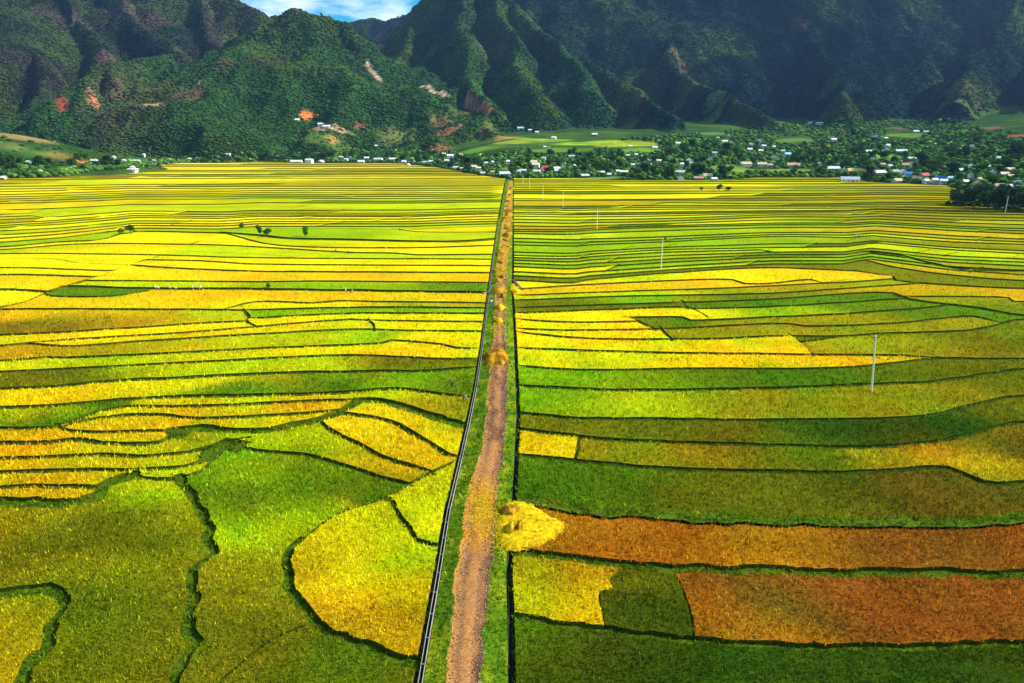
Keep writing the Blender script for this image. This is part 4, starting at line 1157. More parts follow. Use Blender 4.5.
# ------------------------------------------------------------------ straw
def gp1(px, py, z=0.0):
    x, y = gp(px, py, z); return float(x), float(y)
def straw_mound(name, outline, hgt, colA, colB, label, group=None, stalk=1.0, edge_z=.35, seed=1, cat='straw heap'):
    """rounded heap over a ground outline, with loose stalks"""
    P_ = np.array(outline, float); c = P_.mean(0)
    nA = len(P_); rings = 9; V = [[c[0], c[1], 0]]; R = [0.0]
    for r_ in range(1, rings + 1):
        f = r_ / rings
        for a in range(nA): V.append([c[0] + (P_[a, 0] - c[0]) * f, c[1] + (P_[a, 1] - c[1]) * f, 0]); R.append(f)
    V = np.array(V); R = np.array(R)
    sc = max(np.ptp(P_[:, 0]), np.ptp(P_[:, 1])) / 6
    lump = fbm(V[:, 0] / sc + seed, V[:, 1] / sc, 3 + seed)
    V[:, 2] = edge_z + hgt * (1 - R ** 2.2) * (.45 + 1.0 * lump) - .35 * (R > .99)
    T = [(0, 1 + a, 1 + (a + 1) % nA) for a in range(nA)]
    for r_ in range(rings - 1):
        for a in range(nA):
            i0 = 1 + r_ * nA + a; i1 = 1 + r_ * nA + (a + 1) % nA; T += [(i0, i0 + nA, i1 + nA), (i0, i1 + nA, i1)]
    m = np.clip((fbm(V[:, 0] / sc * 1.3, V[:, 1] / sc * 1.3, 19 + seed) - .45) * 6, 0, 1)[:, None]
    C = np.array(colA) * (1 - m) + np.array(colB) * m
    T = np.array(T)
    # stalks
    Pa, Pb, Pc = V[T[:, 0]], V[T[:, 1]], V[T[:, 2]]
    ar = np.linalg.norm(np.cross(Pb - Pa, Pc - Pa), axis=1) / 2
    zc = math.hypot(c[1], H); s = 2.0 * zc / F
    nn = rng.poisson(ar / (s * s) * 1.3 * stalk); ti = np.repeat(np.arange(len(T)), nn)
    r1 = np.sqrt(rng.random(len(ti)))[:, None]; r2 = rng.random(len(ti))[:, None]
    p = Pa[ti] * (1 - r1) + Pb[ti] * r1 * (1 - r2) + Pc[ti] * r1 * r2; cc_ = C[T[ti, 0]] * np.exp(rng.normal(-.1, .42, (len(ti), 1)))
    n = len(p); ang = rng.uniform(0, 6.28, n); ln = s * rng.uniform(.9, 2.6, n); el = rng.uniform(-.1, .45, n)
    d = np.stack([np.cos(ang) * ln, np.sin(ang) * ln, el * ln], -1); wv = np.stack([-np.sin(ang), np.cos(ang), np.zeros(n)], -1) * s * .13
    up = np.array([0, 0, .03])
    BV = np.stack([p - d / 2 - wv + up, p - d / 2 + wv + up, p + d / 2 + up], 1).reshape(-1, 3)
    VV = np.concatenate([V, BV]); TT = np.concatenate([T, np.arange(len(BV)).reshape(-1, 3) + len(V)]); CC = np.concatenate([C, np.repeat(cc_, 3, 0)])
    return tag(link(name, mesh_np(name, VV, TT, M_STRAW, CC)), label, cat, group)
YEL, ORG, DRK = (.78, .56, .010), (.62, .36, .012), (.30, .14, .02)
def outl(pts, sub=4, jit=.25):
    g = [gp1(a, b, .5) for a, b in pts]; o = []
    for i in range(len(g)):
        a, b = g[i], g[(i + 1) % len(g)]
        for k in range(sub): t = k / sub; o.append((a[0] + (b[0] - a[0]) * t + rnd.uniform(-jit, jit), a[1] + (b[1] - a[1]) * t + rnd.uniform(-jit, jit)))
    return o
straw_mound('straw_pile', outl([(499,516),(503,506),(511,501),(520,501),(530,504),(539,510),(549,517),(560,521),(566,525),(561,532),(555,539),(545,545),(530,549),(515,551),(504,549),(498,541),(496,528)]), .32, YEL, (.74, .48, .01),
            'wide bright yellow heap of rice straw spread from the road edge into the orange-brown field', seed=2, edge_z=.75)
straw_mound('straw_pile', outl([(502,510),(512,508),(520,513),(513,519),(503,517)], 4, .1), .6, ORG, DRK, 'small brown-mottled clump of straw on the road side of the wide yellow heap', seed=3, edge_z=1.0)  # orange straw mottled with dark brown by noise
straw_mound('straw_pile', outl([(508,529),(514,526),(516,531),(511,537),(506,535)], 4, .08), .55, YEL, DRK, 'ring-shaped straw clump at the front of the wide yellow heap', seed=4, edge_z=1.15)
straw_mound('straw_pile', outl([(517,528),(522,527),(523,532),(518,534)], 4, .06), .5, DRK, ORG, 'dark little straw clump beside the ring-shaped one', seed=5, edge_z=1.2)
straw_mound('straw_pile', outl([(484,354),(490,350),(499,349.5),(507,352),(509,361),(503,367),(495,364),(486,366)], 4, .1), 1.4, (.62, .33, .012), (.24, .09, .015), 'orange-brown straw heap blocking the road beside the canal, nearest one on the track', seed=6, edge_z=.65)
straw_mound('straw_pile', outl([(509,291),(512,283),(521,291),(518,295)]), .7, YEL, YEL, 'triangle of pale yellow straw across the right ditch', seed=7, edge_z=.6)
heaps = []
yy = 322.0; k = 0
while yy > 184:
    lx, rx = line_x(ROADL, yy), line_x(ROADR, yy); wv = (rx - lx)
    cxp = lx + wv * rnd.uniform(.25, .75); rr = max(wv * rnd.uniform(.28, .7), 1.8); ry = rr * (yy - 140) / 700 * 16 / 3.2 * rnd.uniform(.6, 1.0) * .6
    ry = max(ry, .9)
    ry *= rnd.uniform(.6, 1.7); pts = []
    for t in np.linspace(0, 6.28, 9)[:-1]:
        q_ = rnd.uniform(.55, 1.3); pts.append((cxp + rr * q_ * math.cos(t), yy + ry * q_ * math.sin(t)))
    k += 1
    A, B_ = rnd.choice(((YEL, ORG), (ORG, DRK), (ORG, DRK), ((.5, .22, .03), DRK)))
    near = 'closer' if yy > 260 else 'farther'
    straw_mound('straw_pile', outl(pts, 3, .2), rnd.uniform(.45, 1.3) + (322 - yy) * .003, A, B_, 'orange and yellow straw heap in the %s row of heaps along the far road' % near, 'straw heaps lined up along the far road', seed=k + 10, edge_z=.6)
    yy -= max(2.2, (yy - 140) * rnd.uniform(.02, .075))
# loose straw blown about the drying place and along the far road
pts_ = []
for px_, py_, sx_, sy_, n_ in ((528, 528, 30, 16, 2600), (482, 508, 13, 26, 2600), (500, 530, 8, 24, 900), (496, 358, 9, 7, 500)):
    pts_.append(np.stack(gp(px_ + rng.normal(0, .55, n_) * sx_, py_ + rng.normal(0, .55, n_) * sy_, .7), -1))
for yq_ in np.linspace(335, 186, 120):
    n_ = 26; l_, r_ = line_x(ROADL, yq_), line_x(ROADR, yq_)
    pts_.append(np.stack(gp(rng.uniform(l_ - .3, r_ + .3, n_), yq_ + rng.uniform(-1, 1, n_), .7), -1))
p = np.concatenate(pts_); n = len(p); s = 2.0 * np.hypot(p[:, 1], H) / F
zr_ = np.where((p[:, 0] > np.interp(p[:, 1], Ys, xD)), .80, .74)
ang = rng.uniform(0, 6.28, n); ln = s * rng.uniform(.5, 1.3, n)
d_ = np.stack([np.cos(ang) * ln / 2, np.sin(ang) * ln / 2, rng.uniform(-.02, .1, n)], -1); wv_ = np.stack([-np.sin(ang), np.cos(ang), np.zeros(n)], -1) * (s * .16)[:, None]
p3 = np.column_stack([p, zr_ + rng.uniform(0, .06, n)])
BV = np.stack([p3 - d_ - wv_, p3 - d_ + wv_, p3 + d_], 1).reshape(-1, 3)
cc_ = np.where(rng.random((n, 1)) < .55, np.array([YEL]), np.array([ORG])) * np.exp(rng.normal(0, .25, (n, 1)))
tag(link('loose_straw', mesh_np('loose_straw', BV, np.arange(len(BV)).reshape(-1, 3), M_STRAW, np.repeat(cc_, 3, 0))), 'loose yellow straw scattered over road and field edge', 'straw', kind='stuff')
# stones and clods on the track
n = 5200; yq_ = 46 + 190 * rng.random(n) ** 1.3; xl_, xr_ = np.interp(yq_, Ys, xL), np.interp(yq_, Ys, xR); t_ = rng.random(n); t_ = np.where(rng.random(n) < .35, .9 + .12 * t_, t_)
r_ = rng.uniform(.03, .085, n) * (.6 + yq_ / 120)
V, T, c2 = crowns(xl_ + (xr_ - xl_) * t_, yq_, np.full(n, .64), r_, r_, np.where(rng.random((n, 1)) < .5, np.array([[.16, .09, .05]]), np.array([[.36, .24, .13]])) * np.exp(rng.normal(0, .3, (n, 1))))
tag(link('gravel', mesh_np('gravel', V, T, M_FOREST, c2)), 'stones and clods scattered on the dirt road', 'gravel', kind='stuff')
# dark culvert plank by the yellow triangle
g1, g2 = gp1(512.5, 279, .6), gp1(522, 290, .6)
mb = MB(); mb.box(((g1[0] + g2[0]) / 2, (g1[1] + g2[1]) / 2, .58), (math.dist(g1, g2) * .9, .8, .25), rz=math.atan2(g2[1] - g1[1], g2[0] - g1[0]))
mb.box(((g1[0] + g2[0]) / 2, (g1[1] + g2[1]) / 2, .2), (math.dist(g1, g2) * .9, .8, .9), rz=math.atan2(g2[1] - g1[1], g2[0] - g1[0]))
tag(mb.build('stone_culvert', plain_mat('dark_stone', (.07, .05, .05), .9, 1.0, .4)), 'dark stone culvert slanting over the ditch behind the yellow straw triangle', 'culvert')

# ------------------------------------------------------------------ utility poles
def pole(px, py, top_px, label, lean=0.0):
    x, y = gp1(px, py, .2)
    h = 11.0
    o = empty('utility_pole', (x, y, .1)); o.rotation_euler = (0, lean, 0)
    MB().tube((0, 0, 0), (0, 0, h), .19, .12, 12).build('shaft', M_POLE, o)
    MB().box((0, 0, h - .5), (1.5, .1, .1)).box((0, .12, h - 1.0), (.5, .06, .25)).build('crossarm', M_METAL, o)
    for dx in (-.65, 0, .65):
        MB().tube((dx, 0, h - .45), (dx, 0, h - .2), .07, .04, 8).build('insulator', M_PORC, o)
    return tag(o, label, 'utility pole', 'concrete utility poles crossing the right fields')
pole(871.5, 391.5, 331, 'nearest and tallest-looking pale concrete utility pole, beside the tapering yellow band', -.07)
pole(661, 269, 238, 'second nearest pale utility pole, standing in striped green plots')
pole(597, 229, 208, 'third utility pole from the near end of the line')
pole(563, 207.5, 190, 'fourth utility pole from the near end, small and pale')
pole(543, 199.5, 180, 'fifth utility pole, third one right of the far road end')
pole(529.5, 188, 174, 'second utility pole right of the far road end')
pole(523, 184, 172, 'small utility pole closest to the far road end')
pole(1005, 213.5, 196, 'grey utility pole in front of the dark tree clump at the right edge')

# ------------------------------------------------------------------ trees
def leaf_crown(seed, R, Hc, n, cB, lobes=7, size=.75, flat=1.0):
    r = np.random.default_rng(seed)
    L_ = []
    for i in range(lobes):
        a = r.uniform(0, 6.28); d = R * r.uniform(.15, .6); L_.append((d * math.cos(a), d * math.sin(a), Hc * r.uniform(.25, .85), R * r.uniform(.35, .6)))
    L_.append((0, 0, Hc * .55, R * .6))
    L_ = np.array(L_); li = r.integers(0, len(L_), n)
    d = r.normal(0, 1, (n, 3)); d /= np.linalg.norm(d, axis=1)[:, None]
    rad = L_[li, 3] * r.uniform(.55, 1.08, n)
    p = L_[li, :3] + d * rad[:, None] * np.array([1, 1, .8 * flat])
    a1 = r.normal(0, 1, (n, 3)) * .7 + d * .0; a1 /= np.linalg.norm(a1, axis=1)[:, None]
    a2 = np.cross(a1, d + r.normal(0, .5, (n, 3))); a2 /= np.linalg.norm(a2, axis=1)[:, None] + 1e-9
    s = size * r.uniform(.6, 1.3, (n, 1))
    V = np.stack([p - a1 * s, p - a2 * s * .6, p + a1 * s, p + a2 * s * .6], 1).reshape(-1, 3)
    c = np.array(cB) * np.exp(r.normal(0, .3, (n, 1))) * (1 + r.uniform(-.15, .15, (n, 3)))
    q = np.arange(n * 4).reshape(-1, 4)
    return mesh_np('crown', V, [], M_LEAF, np.repeat(c, 4, 0), quads=q)
def trunk_mesh(hgt, r0, seed):
    r = random.Random(seed); mb = MB(); mb.tube((0, 0, -.3), (r.uniform(-.2, .2), r.uniform(-.2, .2), hgt * .55), r0, r0 * .6, 7)
    for k in range(4):
        a = k * 1.57 + r.uniform(-.4, .4); mb.tube((0, 0, hgt * r.uniform(.3, .5)), (math.cos(a) * hgt * .25, math.sin(a) * hgt * .25, hgt * r.uniform(.65, .85)), r0 * .5, r0 * .2, 5)
    return mb.mesh('trunk', M_BARK)
KINDS_T = []
for i, (R, ht, tr, cB, lb, nm) in enumerate([
    (4.2, 6.5, 2.0, (.045, .11, .018), 7, 'rounded dark green tree'), (3.2, 7.5, 2.4, (.07, .155, .022), 6, 'tall mid green tree'),
    (5.0, 7.0, 2.2, (.035, .082, .020), 9, 'broad very dark tree'), (2.6, 4.5, 1.4, (.11, .21, .025), 5, 'small light green tree'),
    (3.6, 5.5, 1.8, (.06, .13, .018), 6, 'medium green tree'), (4.4, 8.5, 2.6, (.022, .052, .022), 8, 'tall blackish-green tree')]):
    KINDS_T.append((trunk_mesh(tr + ht * .8, .22 + R * .03, i), leaf_crown(i + 5, R, ht, 560, cB, lb, .66), tr, nm, R, ht))
def tree(x, y, z, kind, s, label, group, cat='tree', name=None):
    tm, cm, tr, nm, R, ht = KINDS_T[kind]
    o = empty(name or 'broadleaf_tree', (x, y, z), rnd.uniform(0, 6.28)); o.scale = (s * rnd.uniform(.85, 1.15), s * rnd.uniform(.85, 1.15), s)
    a = link('trunk', tm, o); b = link('crown', cm, o); b.location = (0, 0, tr * .75)
    return tag(o, label, cat, group)
# lone trees in the fields
for px, py, kd, s, lb in ((260,236,1,.62,'taller of the two small trees on the green dyke left of the road'),(267.5,237,0,.52,'round small tree right next to the taller one on the green dyke'),(305.5,237.5,1,.6,'lone narrow tree on the green dyke left of the road'),
                          (242,229,3,.6,'small bush behind the pair of trees on the green dyke'),(131,233.5,2,.52,'broad low bush at the head of the diagonal dyke'),(122,234.5,3,.6,'small light bush left of the broad low bush'),(268.5,288.5,3,.35,'tiny bush on the thick dyke above the orange band'),
                          (719,191.5,0,.8,'dark bush among the far fields in front of the village'),(728,192,2,.6,'lower dark bush beside it in the far fields'),(701,191,3,.7,'small bush left of the far dark bushes'),(665,240.5,3,.3,'tiny shrub on a far dyke right of the pole')):
    x, y = gp1(px, py, .3); tree(x, y, .2, kd, s, lb, None, 'tree' if s > .4 else 'bush', 'field_tree')
# ------------------------------------------------------------------ village houses
HM_ = {}
def pm(kind, name, c, **kw):
    if name not in HM_: HM_[name] = plain_mat(name.replace(' ', '_') + '_' + kind, c, **kw)
    return HM_[name]
ROOFC = {'white': (.78,.78,.74), 'grey': (.42,.44,.46), 'light grey': (.60,.62,.62), 'red': (.60,.02,.03), 'pink': (.62,.30,.24), 'blue': (.03,.20,.70), 'light blue': (.35,.60,.72), 'pale green': (.45,.68,.42), 'tan': (.55,.42,.26), 'brown': (.22,.13,.08), 'dark grey': (.13,.13,.14), 'cream': (.78,.68,.42), 'yellow': (.72,.55,.14), 'lavender': (.45,.42,.62)}
WALLC = {'white': (.80,.78,.72), 'cream': (.75,.66,.42), 'yellow': (.75,.52,.10), 'grey': (.40,.40,.38), 'wooden': (.20,.13,.08), 'pink': (.70,.45,.38), 'pale green': (.50,.66,.45)}
M_WIN = plain_mat('window_dark_glass', (.03,.04,.05), .15, 1.0, .1)
M_DOOR = plain_mat('wooden_door', (.16,.08,.04), .6)
HOUSES = [ # px, py(base), width px, roof, wall, form
 (296,163,13,'white','white','long'),(309,163.5,8,'light grey','white','tall'),(320.5,163,7,'white','grey','house'),(341,158.5,4,'light grey','white','house'),(346,160.5,4,'white','white','house'),(350,158.5,4,'light grey','white','house'),
 (361,163,7,'white','white','house'),(366.5,159.5,6,'white','grey','house'),(378,160.5,10,'light grey','white','long'),(393,160,9,'white','white','long'),(322,125,10,'white','white','long'),(326.5,128.5,9,'white','white','long'),(297,122,5,'white','cream','house'),
 (376,146,3,'white','white','house'),(404,163,5,'white','white','house'),(408,166.5,5,'cream','white','house'),(414,163.5,3.5,'white','grey','house'),(425,163.5,4,'light grey','white','house'),(431,163,5,'white','white','house'),(436,160,4,'white','grey','house'),
 (442,156,8,'cream','white','house'),(450,159,7,'white','white','tall'),(447,162.5,6,'light grey','grey','house'),(461,156,4,'tan','cream','house'),(456,169.5,6,'cream','white','long'),(461.5,170.5,4,'tan','grey','house'),(474,168.5,6,'white','white','house'),(479,170,4,'cream','white','house'),
 (486,165,4,'light grey','white','house'),(492,164,5,'white','white','house'),(495,167.5,4,'light grey','grey','house'),(505,176,13,'light grey','white','long'),(508,166,3.5,'white','white','tall'),(493,174.5,5,'pink','grey','house'),(483,175,5,'light grey','grey','long'),(519,174,4,'light grey','cream','house'),
 (523,172.5,8,'light grey','grey','long'),(534,164,7,'cream','white','house'),(536,169,8,'cream','white','tall'),(537,173.5,8,'white','cream','long'),(546,170,9,'red','white','house'),(542,173,4,'pink','pink','house'),(557,170.5,7,'white','white','house'),(563,167.5,6,'pale green','pale green','house'),(556.5,173,3.5,'white','white','house'),
 (574,168,4.5,'white','white','house'),(544,160,4,'pale green','white','house'),(551,161.5,5,'pale green','white','house'),(572,158,7,'pale green','white','long'),(579,173,3.5,'white','white','house'),(585,177.5,9,'light grey','wooden','long'),(595,176,5,'cream','yellow','house'),(603,174.5,4,'white','white','house'),(609,177,4,'light grey','grey','house'),
 (591,167.5,3,'white','white','house'),(611,165,5,'pale green','white','house'),(545,148.5,3,'white','white','house'),(549,148.5,4,'white','white','house'),(554,139,5,'white','white','house'),(521,130,8,'light grey','white','long'),(530,131,4,'light grey','grey','house'),(537,133.5,4,'white','white','house'),(595,136,6,'white','wooden','house'),
 (618,173.5,4,'white','white','house'),(624,174,9,'cream','cream','long'),(630,148,4,'cream','white','house'),(655,149.5,6,'light grey','white','house'),(678,145,5,'white','white','house'),(628,157.5,4,'pale green','white','house'),(636,156.5,3.5,'light grey','white','house'),(643,158.5,3.5,'pale green','white','house'),(650,162.5,4,'white','white','house'),
 (659,163,5,'cream','white','house'),(670,159,7,'cream','white','house'),(690,163,8,'cream','white','house'),(682,168.5,3,'white','white','tall'),(680,174,11,'light grey','grey','long'),(681,180,8,'tan','white','house'),(699,180.5,10,'pink','wooden','long'),(708,178,10,'tan','grey','house'),(714,181.5,7,'light grey','grey','long'),
 (711,160,3,'light blue','white','house'),(715,155,5,'light blue','white','house'),(633,167,4,'light grey','white','house'),(640,166,5,'light blue','white','house'),(718,139.5,3,'tan','cream','house'),(725,143,6,'cream','white','house'),(731,143,4,'white','white','house'),
 (751,146,4,'pink','white','house'),(760,142,5,'white','white','house'),(764,147.5,5,'light grey','white','house'),(774,148.5,3,'white','white','house'),(761,152.5,5,'white','grey','house'),(750,151,7,'white','grey','long'),(776,159.5,8,'pink','cream','house'),(783,152.5,4,'light blue','white','house'),(788,156,7,'light blue','white','house'),
 (746,166,13,'tan','cream','long'),(762,166.5,11,'tan','cream','long'),(770,167.5,6,'pink','grey','house'),(794,167,14,'pink','pink','long'),(820,165.5,4,'white','grey','house'),(810,124,4,'white','white','house'),(822,124.5,12,'light grey','white','long'),(834,141,8,'white','grey','long'),
 (833,171,16,'light grey','grey','long'),(845,172,6,'cream','cream','house'),(858,173,20,'yellow','yellow','long'),(851,182,20,'grey','white','long'),(869,153.5,6,'white','grey','house'),(888,147,5,'white','white','house'),(888,151,5,'light blue','white','house'),(902,153,11,'white','grey','long'),(873,161.5,3,'white','grey','house'),
 (890,168,5,'lavender','grey','house'),(883,167,5,'tan','wooden','house'),(875,169,5,'brown','pink','house'),(912,160.5,9,'pale green','grey','long'),(906,167,7,'pink','white','house'),(912,166,3,'cream','white','house'),(879,175,18,'light grey','grey','long'),(896,174,7,'lavender','white','house'),(904,173,6,'white','white','house'),(908.5,176,7,'blue','white','house'),
 (898,183,9,'tan','pink','house'),(917,181,10,'brown','grey','long'),(925,178.5,9,'red','grey','house'),(926.5,183,6,'white','white','house'),(935,183,7,'light grey','white','house'),(941,180,10,'blue','white','long'),(944,184,7,'white','white','house'),(951,181,6,'light blue','white','house'),(916,133,7,'light grey','grey','long'),(926,133.5,5,'grey','grey','house'),
 (886,140,3.5,'white','grey','house'),(876,138,3.5,'blue','white','house'),(961,172.5,4.5,'white','white','house'),(972,169,3,'white','white','house'),(972,179,6,'lavender','white','house'),(966,185,6,'white','grey','house'),(980,182,4,'pink','cream','house'),(979,187,8,'pink','grey','house'),(989,170,7,'white','grey','house'),(994,175,5,'light grey','white','house'),
 (1005,178,8,'cream','yellow','house'),(1011,179.5,6,'tan','white','house'),(1011,172.5,9,'tan','grey','long'),(1000,190,9,'pink','white','house'),(1011,190.5,8,'light grey','white','long'),(1019,197,10,'cream','cream','long'),(1020,186,6,'light blue','grey','house'),(973,148,3,'light grey','white','house'),(999,161,3,'pale green','white','house'),(965,202,4,'light grey','grey','house'),
 (94,163.5,8,'white','white','long'),(113,160,5,'light grey','white','house'),(132,171.5,9,'white','white','pagoda'),(3,180,4,'white','cream','house'),(28,164.5,3,'pale green','white','house'),(40,173,3,'cream','white','house'),(144,157.5,2.5,'white','white','tall'),(190,159.5,4.5,'cream','white','house'),(199,160,7,'light grey','white','house'),(154,162,4,'light grey','grey','house'),
 (228,158,6,'white','grey','house'),(236,159,3,'light grey','white','house'),(250,158.5,4,'white','white','house'),(136,163,9,'pale green','grey','long'),(124,162.5,3,'white','white','house'),
 (1060,182,8,'blue','white','house'),(1100,190,9,'light grey','white','long'),(1080,170,7,'pink','cream','house'),
]
def house(px, py, wpx, roof, wall, form, i):
    x, y, z = [float(v[0]) for v in hit(px, py)]
    if math.isnan(y): return None
    d = math.hypot(y, H); wm = max(wpx * d / F, 4.5)
    r = random.Random(i * 13 + 5)
    wm *= .92
    dp = min(max(wm * (.55 if form == 'long' else .85), 5.5), 12); hw = {'long': 3.0, 'tall': 6.4, 'house': 3.2, 'pagoda': 3.2}[form] * (1.1 if wm > 14 else 1)
    rz = r.uniform(-.3, .3)
    if form == 'house' and r.random() < .3: rz += math.pi / 2
    if form == 'pagoda': rz = 0
    o = empty('house' if form != 'long' else 'long_house', (x, y + dp * .3, z - .1), rz)
    wmat = pm('wall', wall + ' painted', WALLC[wall], nscale=.5, var=.22); rmat = pm('roof', roof + ' sheet', ROOFC[roof], rough=.45, nscale=.35, var=.25)
    a, b = wm / 2 * .9, dp / 2 * .9; rh = min(b * .62, 2.6); base = -3.0
    # walls with gable ends
    mb = MB(); V = [(-a, -b, base), (a, -b, base), (a, b, base), (-a, b, base), (-a, -b, hw), (a, -b, hw), (a, b, hw), (-a, b, hw), (-a, 0, hw + rh * .97), (a, 0, hw + rh * .97)]
    if form == 'pagoda': V[8] = (0, 0, hw); V[9] = (0, 0, hw + .01)
    mb.add(V, [(0, 1, 5, 4), (2, 3, 7, 6), (3, 0, 4, 8, 7), (1, 2, 6, 9, 5), (3, 2, 1, 0)])
    mb.build('wall', wmat, o)
    # roof: two thick slopes with overhang (hipped for the pavilion)
    ov_ = .55; rb = MB(); th = .14
    if form == 'pagoda':
        for s_, z0, z1 in ((1.25, hw - .2, hw + 2.0), (.62, hw + 2.3, hw + 4.3)):
            A_, B_ = a * s_, b * s_
            rb.add([(-A_, -B_, z0), (A_, -B_, z0), (A_, B_, z0), (-A_, B_, z0), (-A_ * .3, 0, z1), (A_ * .3, 0, z1)], [(0, 1, 5, 4), (1, 2, 5), (2, 3, 4, 5), (3, 0, 4), (3, 2, 1, 0)])
        rb.box((0, 0, hw + 1.9), (a * .8, b * .8, 1.4))
    else:
        sl_ = rh / b
        for sy in (-1, 1):
            ye = sy * (b + ov_); ze = hw - sl_ * ov_
            x0, x1 = -a - ov_, a + ov_
            vs_ = [(x0, ye, ze), (x1, ye, ze), (x1, 0, hw + rh), (x0, 0, hw + rh)]; vs_ += [(p[0], p[1], p[2] + th) for p in vs_]
            f_ = [(3, 2, 1, 0), (4, 5, 6, 7), (0, 1, 5, 4), (1, 2, 6, 5), (3, 0, 4, 7)]
            if sy > 0: f_ = [t[::-1] for t in f_]
            rb.add(vs_, f_)
    rb.build('roof', rmat, o)
    MB().box((0 if form != 'long' else a * .3, -b - .03, 1.05), (1.1, .1, 2.1)).build('door', M_DOOR, o)
    nw = 2 if form != 'long' else max(2, int(wm / 5))
    for k in range(nw):
        wx_ = -a * .7 + 1.4 * a * (k / (nw - 1))
        MB().box((wx_, -b - .03, 1.7), (1.2, .1, 1.2)).build('window', M_WIN, o)
    if form == 'tall':
        for wx_ in (-a * .5, a * .5): MB().box((wx_, -b - .03, 4.8), (1.1, .1, 1.3)).build('window', M_WIN, o)
    if px < 285: place = 'at the left foot of the hills'
    elif py < 130 and px < 340: place = 'on the orange hillside ledge'
    elif px < 400: place = 'at the plain edge'
    elif px < 515: place = 'in the hamlet left of road'
    elif px < 620: place = 'just right of the road end'
    elif px < 735: place = 'among the middle village trees'
    elif px < 850: place = 'near the long tan buildings'
    elif px < 950: place = 'near the yellow long building'
    else: place = 'behind the dark clump at the right'
    if py < 150 and px > 500: place = 'high above the village ' + ('on the left' if px < 640 else 'in the middle' if px < 800 else 'on the right')
    fm = {'long': 'long low building', 'tall': 'two-storey house', 'house': 'small house', 'pagoda': 'pavilion with a tiered roof'}[form]
    tag(o, None, 'house', 'village houses at the foot of the mountains')
    return o, '%s with %s roof %s' % (fm, roof, place), px, x, y, dp, wm, py, wpx
placed = []
for i, h_ in enumerate(HOUSES):
    r_ = house(*h_, i)
    if r_: placed.append(r_)
ORD = ['leftmost', 'second from left', 'third from left', 'fourth from left', 'fifth from left', 'sixth from left', 'seventh from left', 'eighth from left', 'ninth from left', 'tenth from left', 'eleventh from left', 'twelfth from left']
bylab = {}
for r_ in placed: bylab.setdefault(r_[1], []).append(r_)
for lb, rs in bylab.items():
    rs.sort(key=lambda t: t[2])
    for j, r_ in enumerate(rs):
        r_[0]['label'] = lb if len(rs) == 1 else (('rightmost ' if j == len(rs) - 1 and len(rs) > 2 else ORD[min(j, 11)] + ' ' if len(rs) > 2 else ('left ' if j == 0 else 'right ')) + lb)

# ------------------------------------------------------------------ village trees
HB = [(h[0], h[1], h[2]) for h in HOUSES]
def clear_of_houses(px, py, w_, h_):
    for hx, hy, hw_ in HB:
        if hy < py + 1.2 and abs(hx - px) < (hw_ + w_) * .33 and hy > py - h_ * .55: return False
        if abs(hx - px) < hw_ * .5 + 1 and abs(hy - py) < 1.2: return False
    return True
cnt = 0
def plain_py(px): return float(np.interp(px, [e[0] for e in EDGE], [e[1] for e in EDGE]))
GREENF = [p for p in PATCH if p[5] <= .15]
def in_patch(px, py):
    return any(((px - p[0]) / p[2]) ** 2 + ((py - p[1]) / p[3]) ** 2 < .8 for p in GREENF)
zones = [ # px range, depth above the plain edge in px, number, kinds
 (-60, 95, 14, 26, (0, 2, 4, 4)), (95, 150, 4, 6, (0, 2, 5)), (150, 290, 4, 16, (0, 2, 4)), (290, 400, 7, 26, (0, 1, 2, 4)), (400, 515, 12, 30, (0, 2, 4, 5)), (515, 640, 22, 52, (0, 1, 2, 3, 4)), (640, 735, 34, 46, (0, 1, 2, 4, 5)),
 (735, 850, 36, 36, (0, 2, 3, 4)), (850, 960, 46, 40, (0, 2, 4, 5)), (960, 1060, 58, 30, (0, 2, 5, 4))]
grp = 'trees among the village houses'
ZW = ['on the low hillock at the left', 'around the white pavilion', 'at the left foot of the hills', 'behind the row of white houses left of the road', 'in the hamlet left of the road end', 'in the hamlet right of the road end', 'in the middle of the village', 'near the long tan buildings', 'on the terraces above the yellow building', 'on the right edge of the village']
for zi, (a_, b_, dep, num, kk) in enumerate(zones):
    k_ = 0; tries = 0
    while k_ < num and tries < 4000:
        tries += 1
        px_ = rnd.uniform(a_, b_); e_ = plain_py(px_); py_ = e_ - 1.0 - dep * rnd.random() ** 1.15
        kd = rnd.choice(kk); s = rnd.uniform(1.0, 1.75)
        x, y, z = [float(v[0]) for v in hit(px_, py_)]
        if math.isnan(y): continue
        m2p = F / math.hypot(y, H); _, _, tr, nm, R, ht = KINDS_T[kd]
        if in_patch(px_, py_) and rnd.random() < .93: continue
        if not clear_of_houses(px_, py_, R * 2 * s * m2p * .8, (tr * .7 + ht) * s * m2p): continue
        tree(x, y, z - .3, kd, s, '%s %s' % (nm, ZW[zi]), grp); k_ += 1; cnt += 1
print('village trees', cnt)
# the dark clump at the right edge
for j, (px_, py_, kd, s) in enumerate([(952,205,5,.85),(958,206,2,.95),(966,207,5,.95),(973,206,2,1.1),(980,208,5,1.1),(988,209,2,1.15),(996,210,5,1.1),(1004,210,2,1.1),(1012,210,5,1.1),(1020,211,2,1.15),(1030,212,5,1.1),(984,204,5,1.0),(1000,205,5,1.05),(1016,206,2,1.1),(1042,212,2,1.1),(970,203,0,.9)]):
    x, y = gp1(px_, py_, 0); tree(x, y, -.2, kd, s * 1.35, KINDS_T[kd][3] + ' in the dark clump at the right edge of the fields', 'trees of the dark clump beside the right fields')
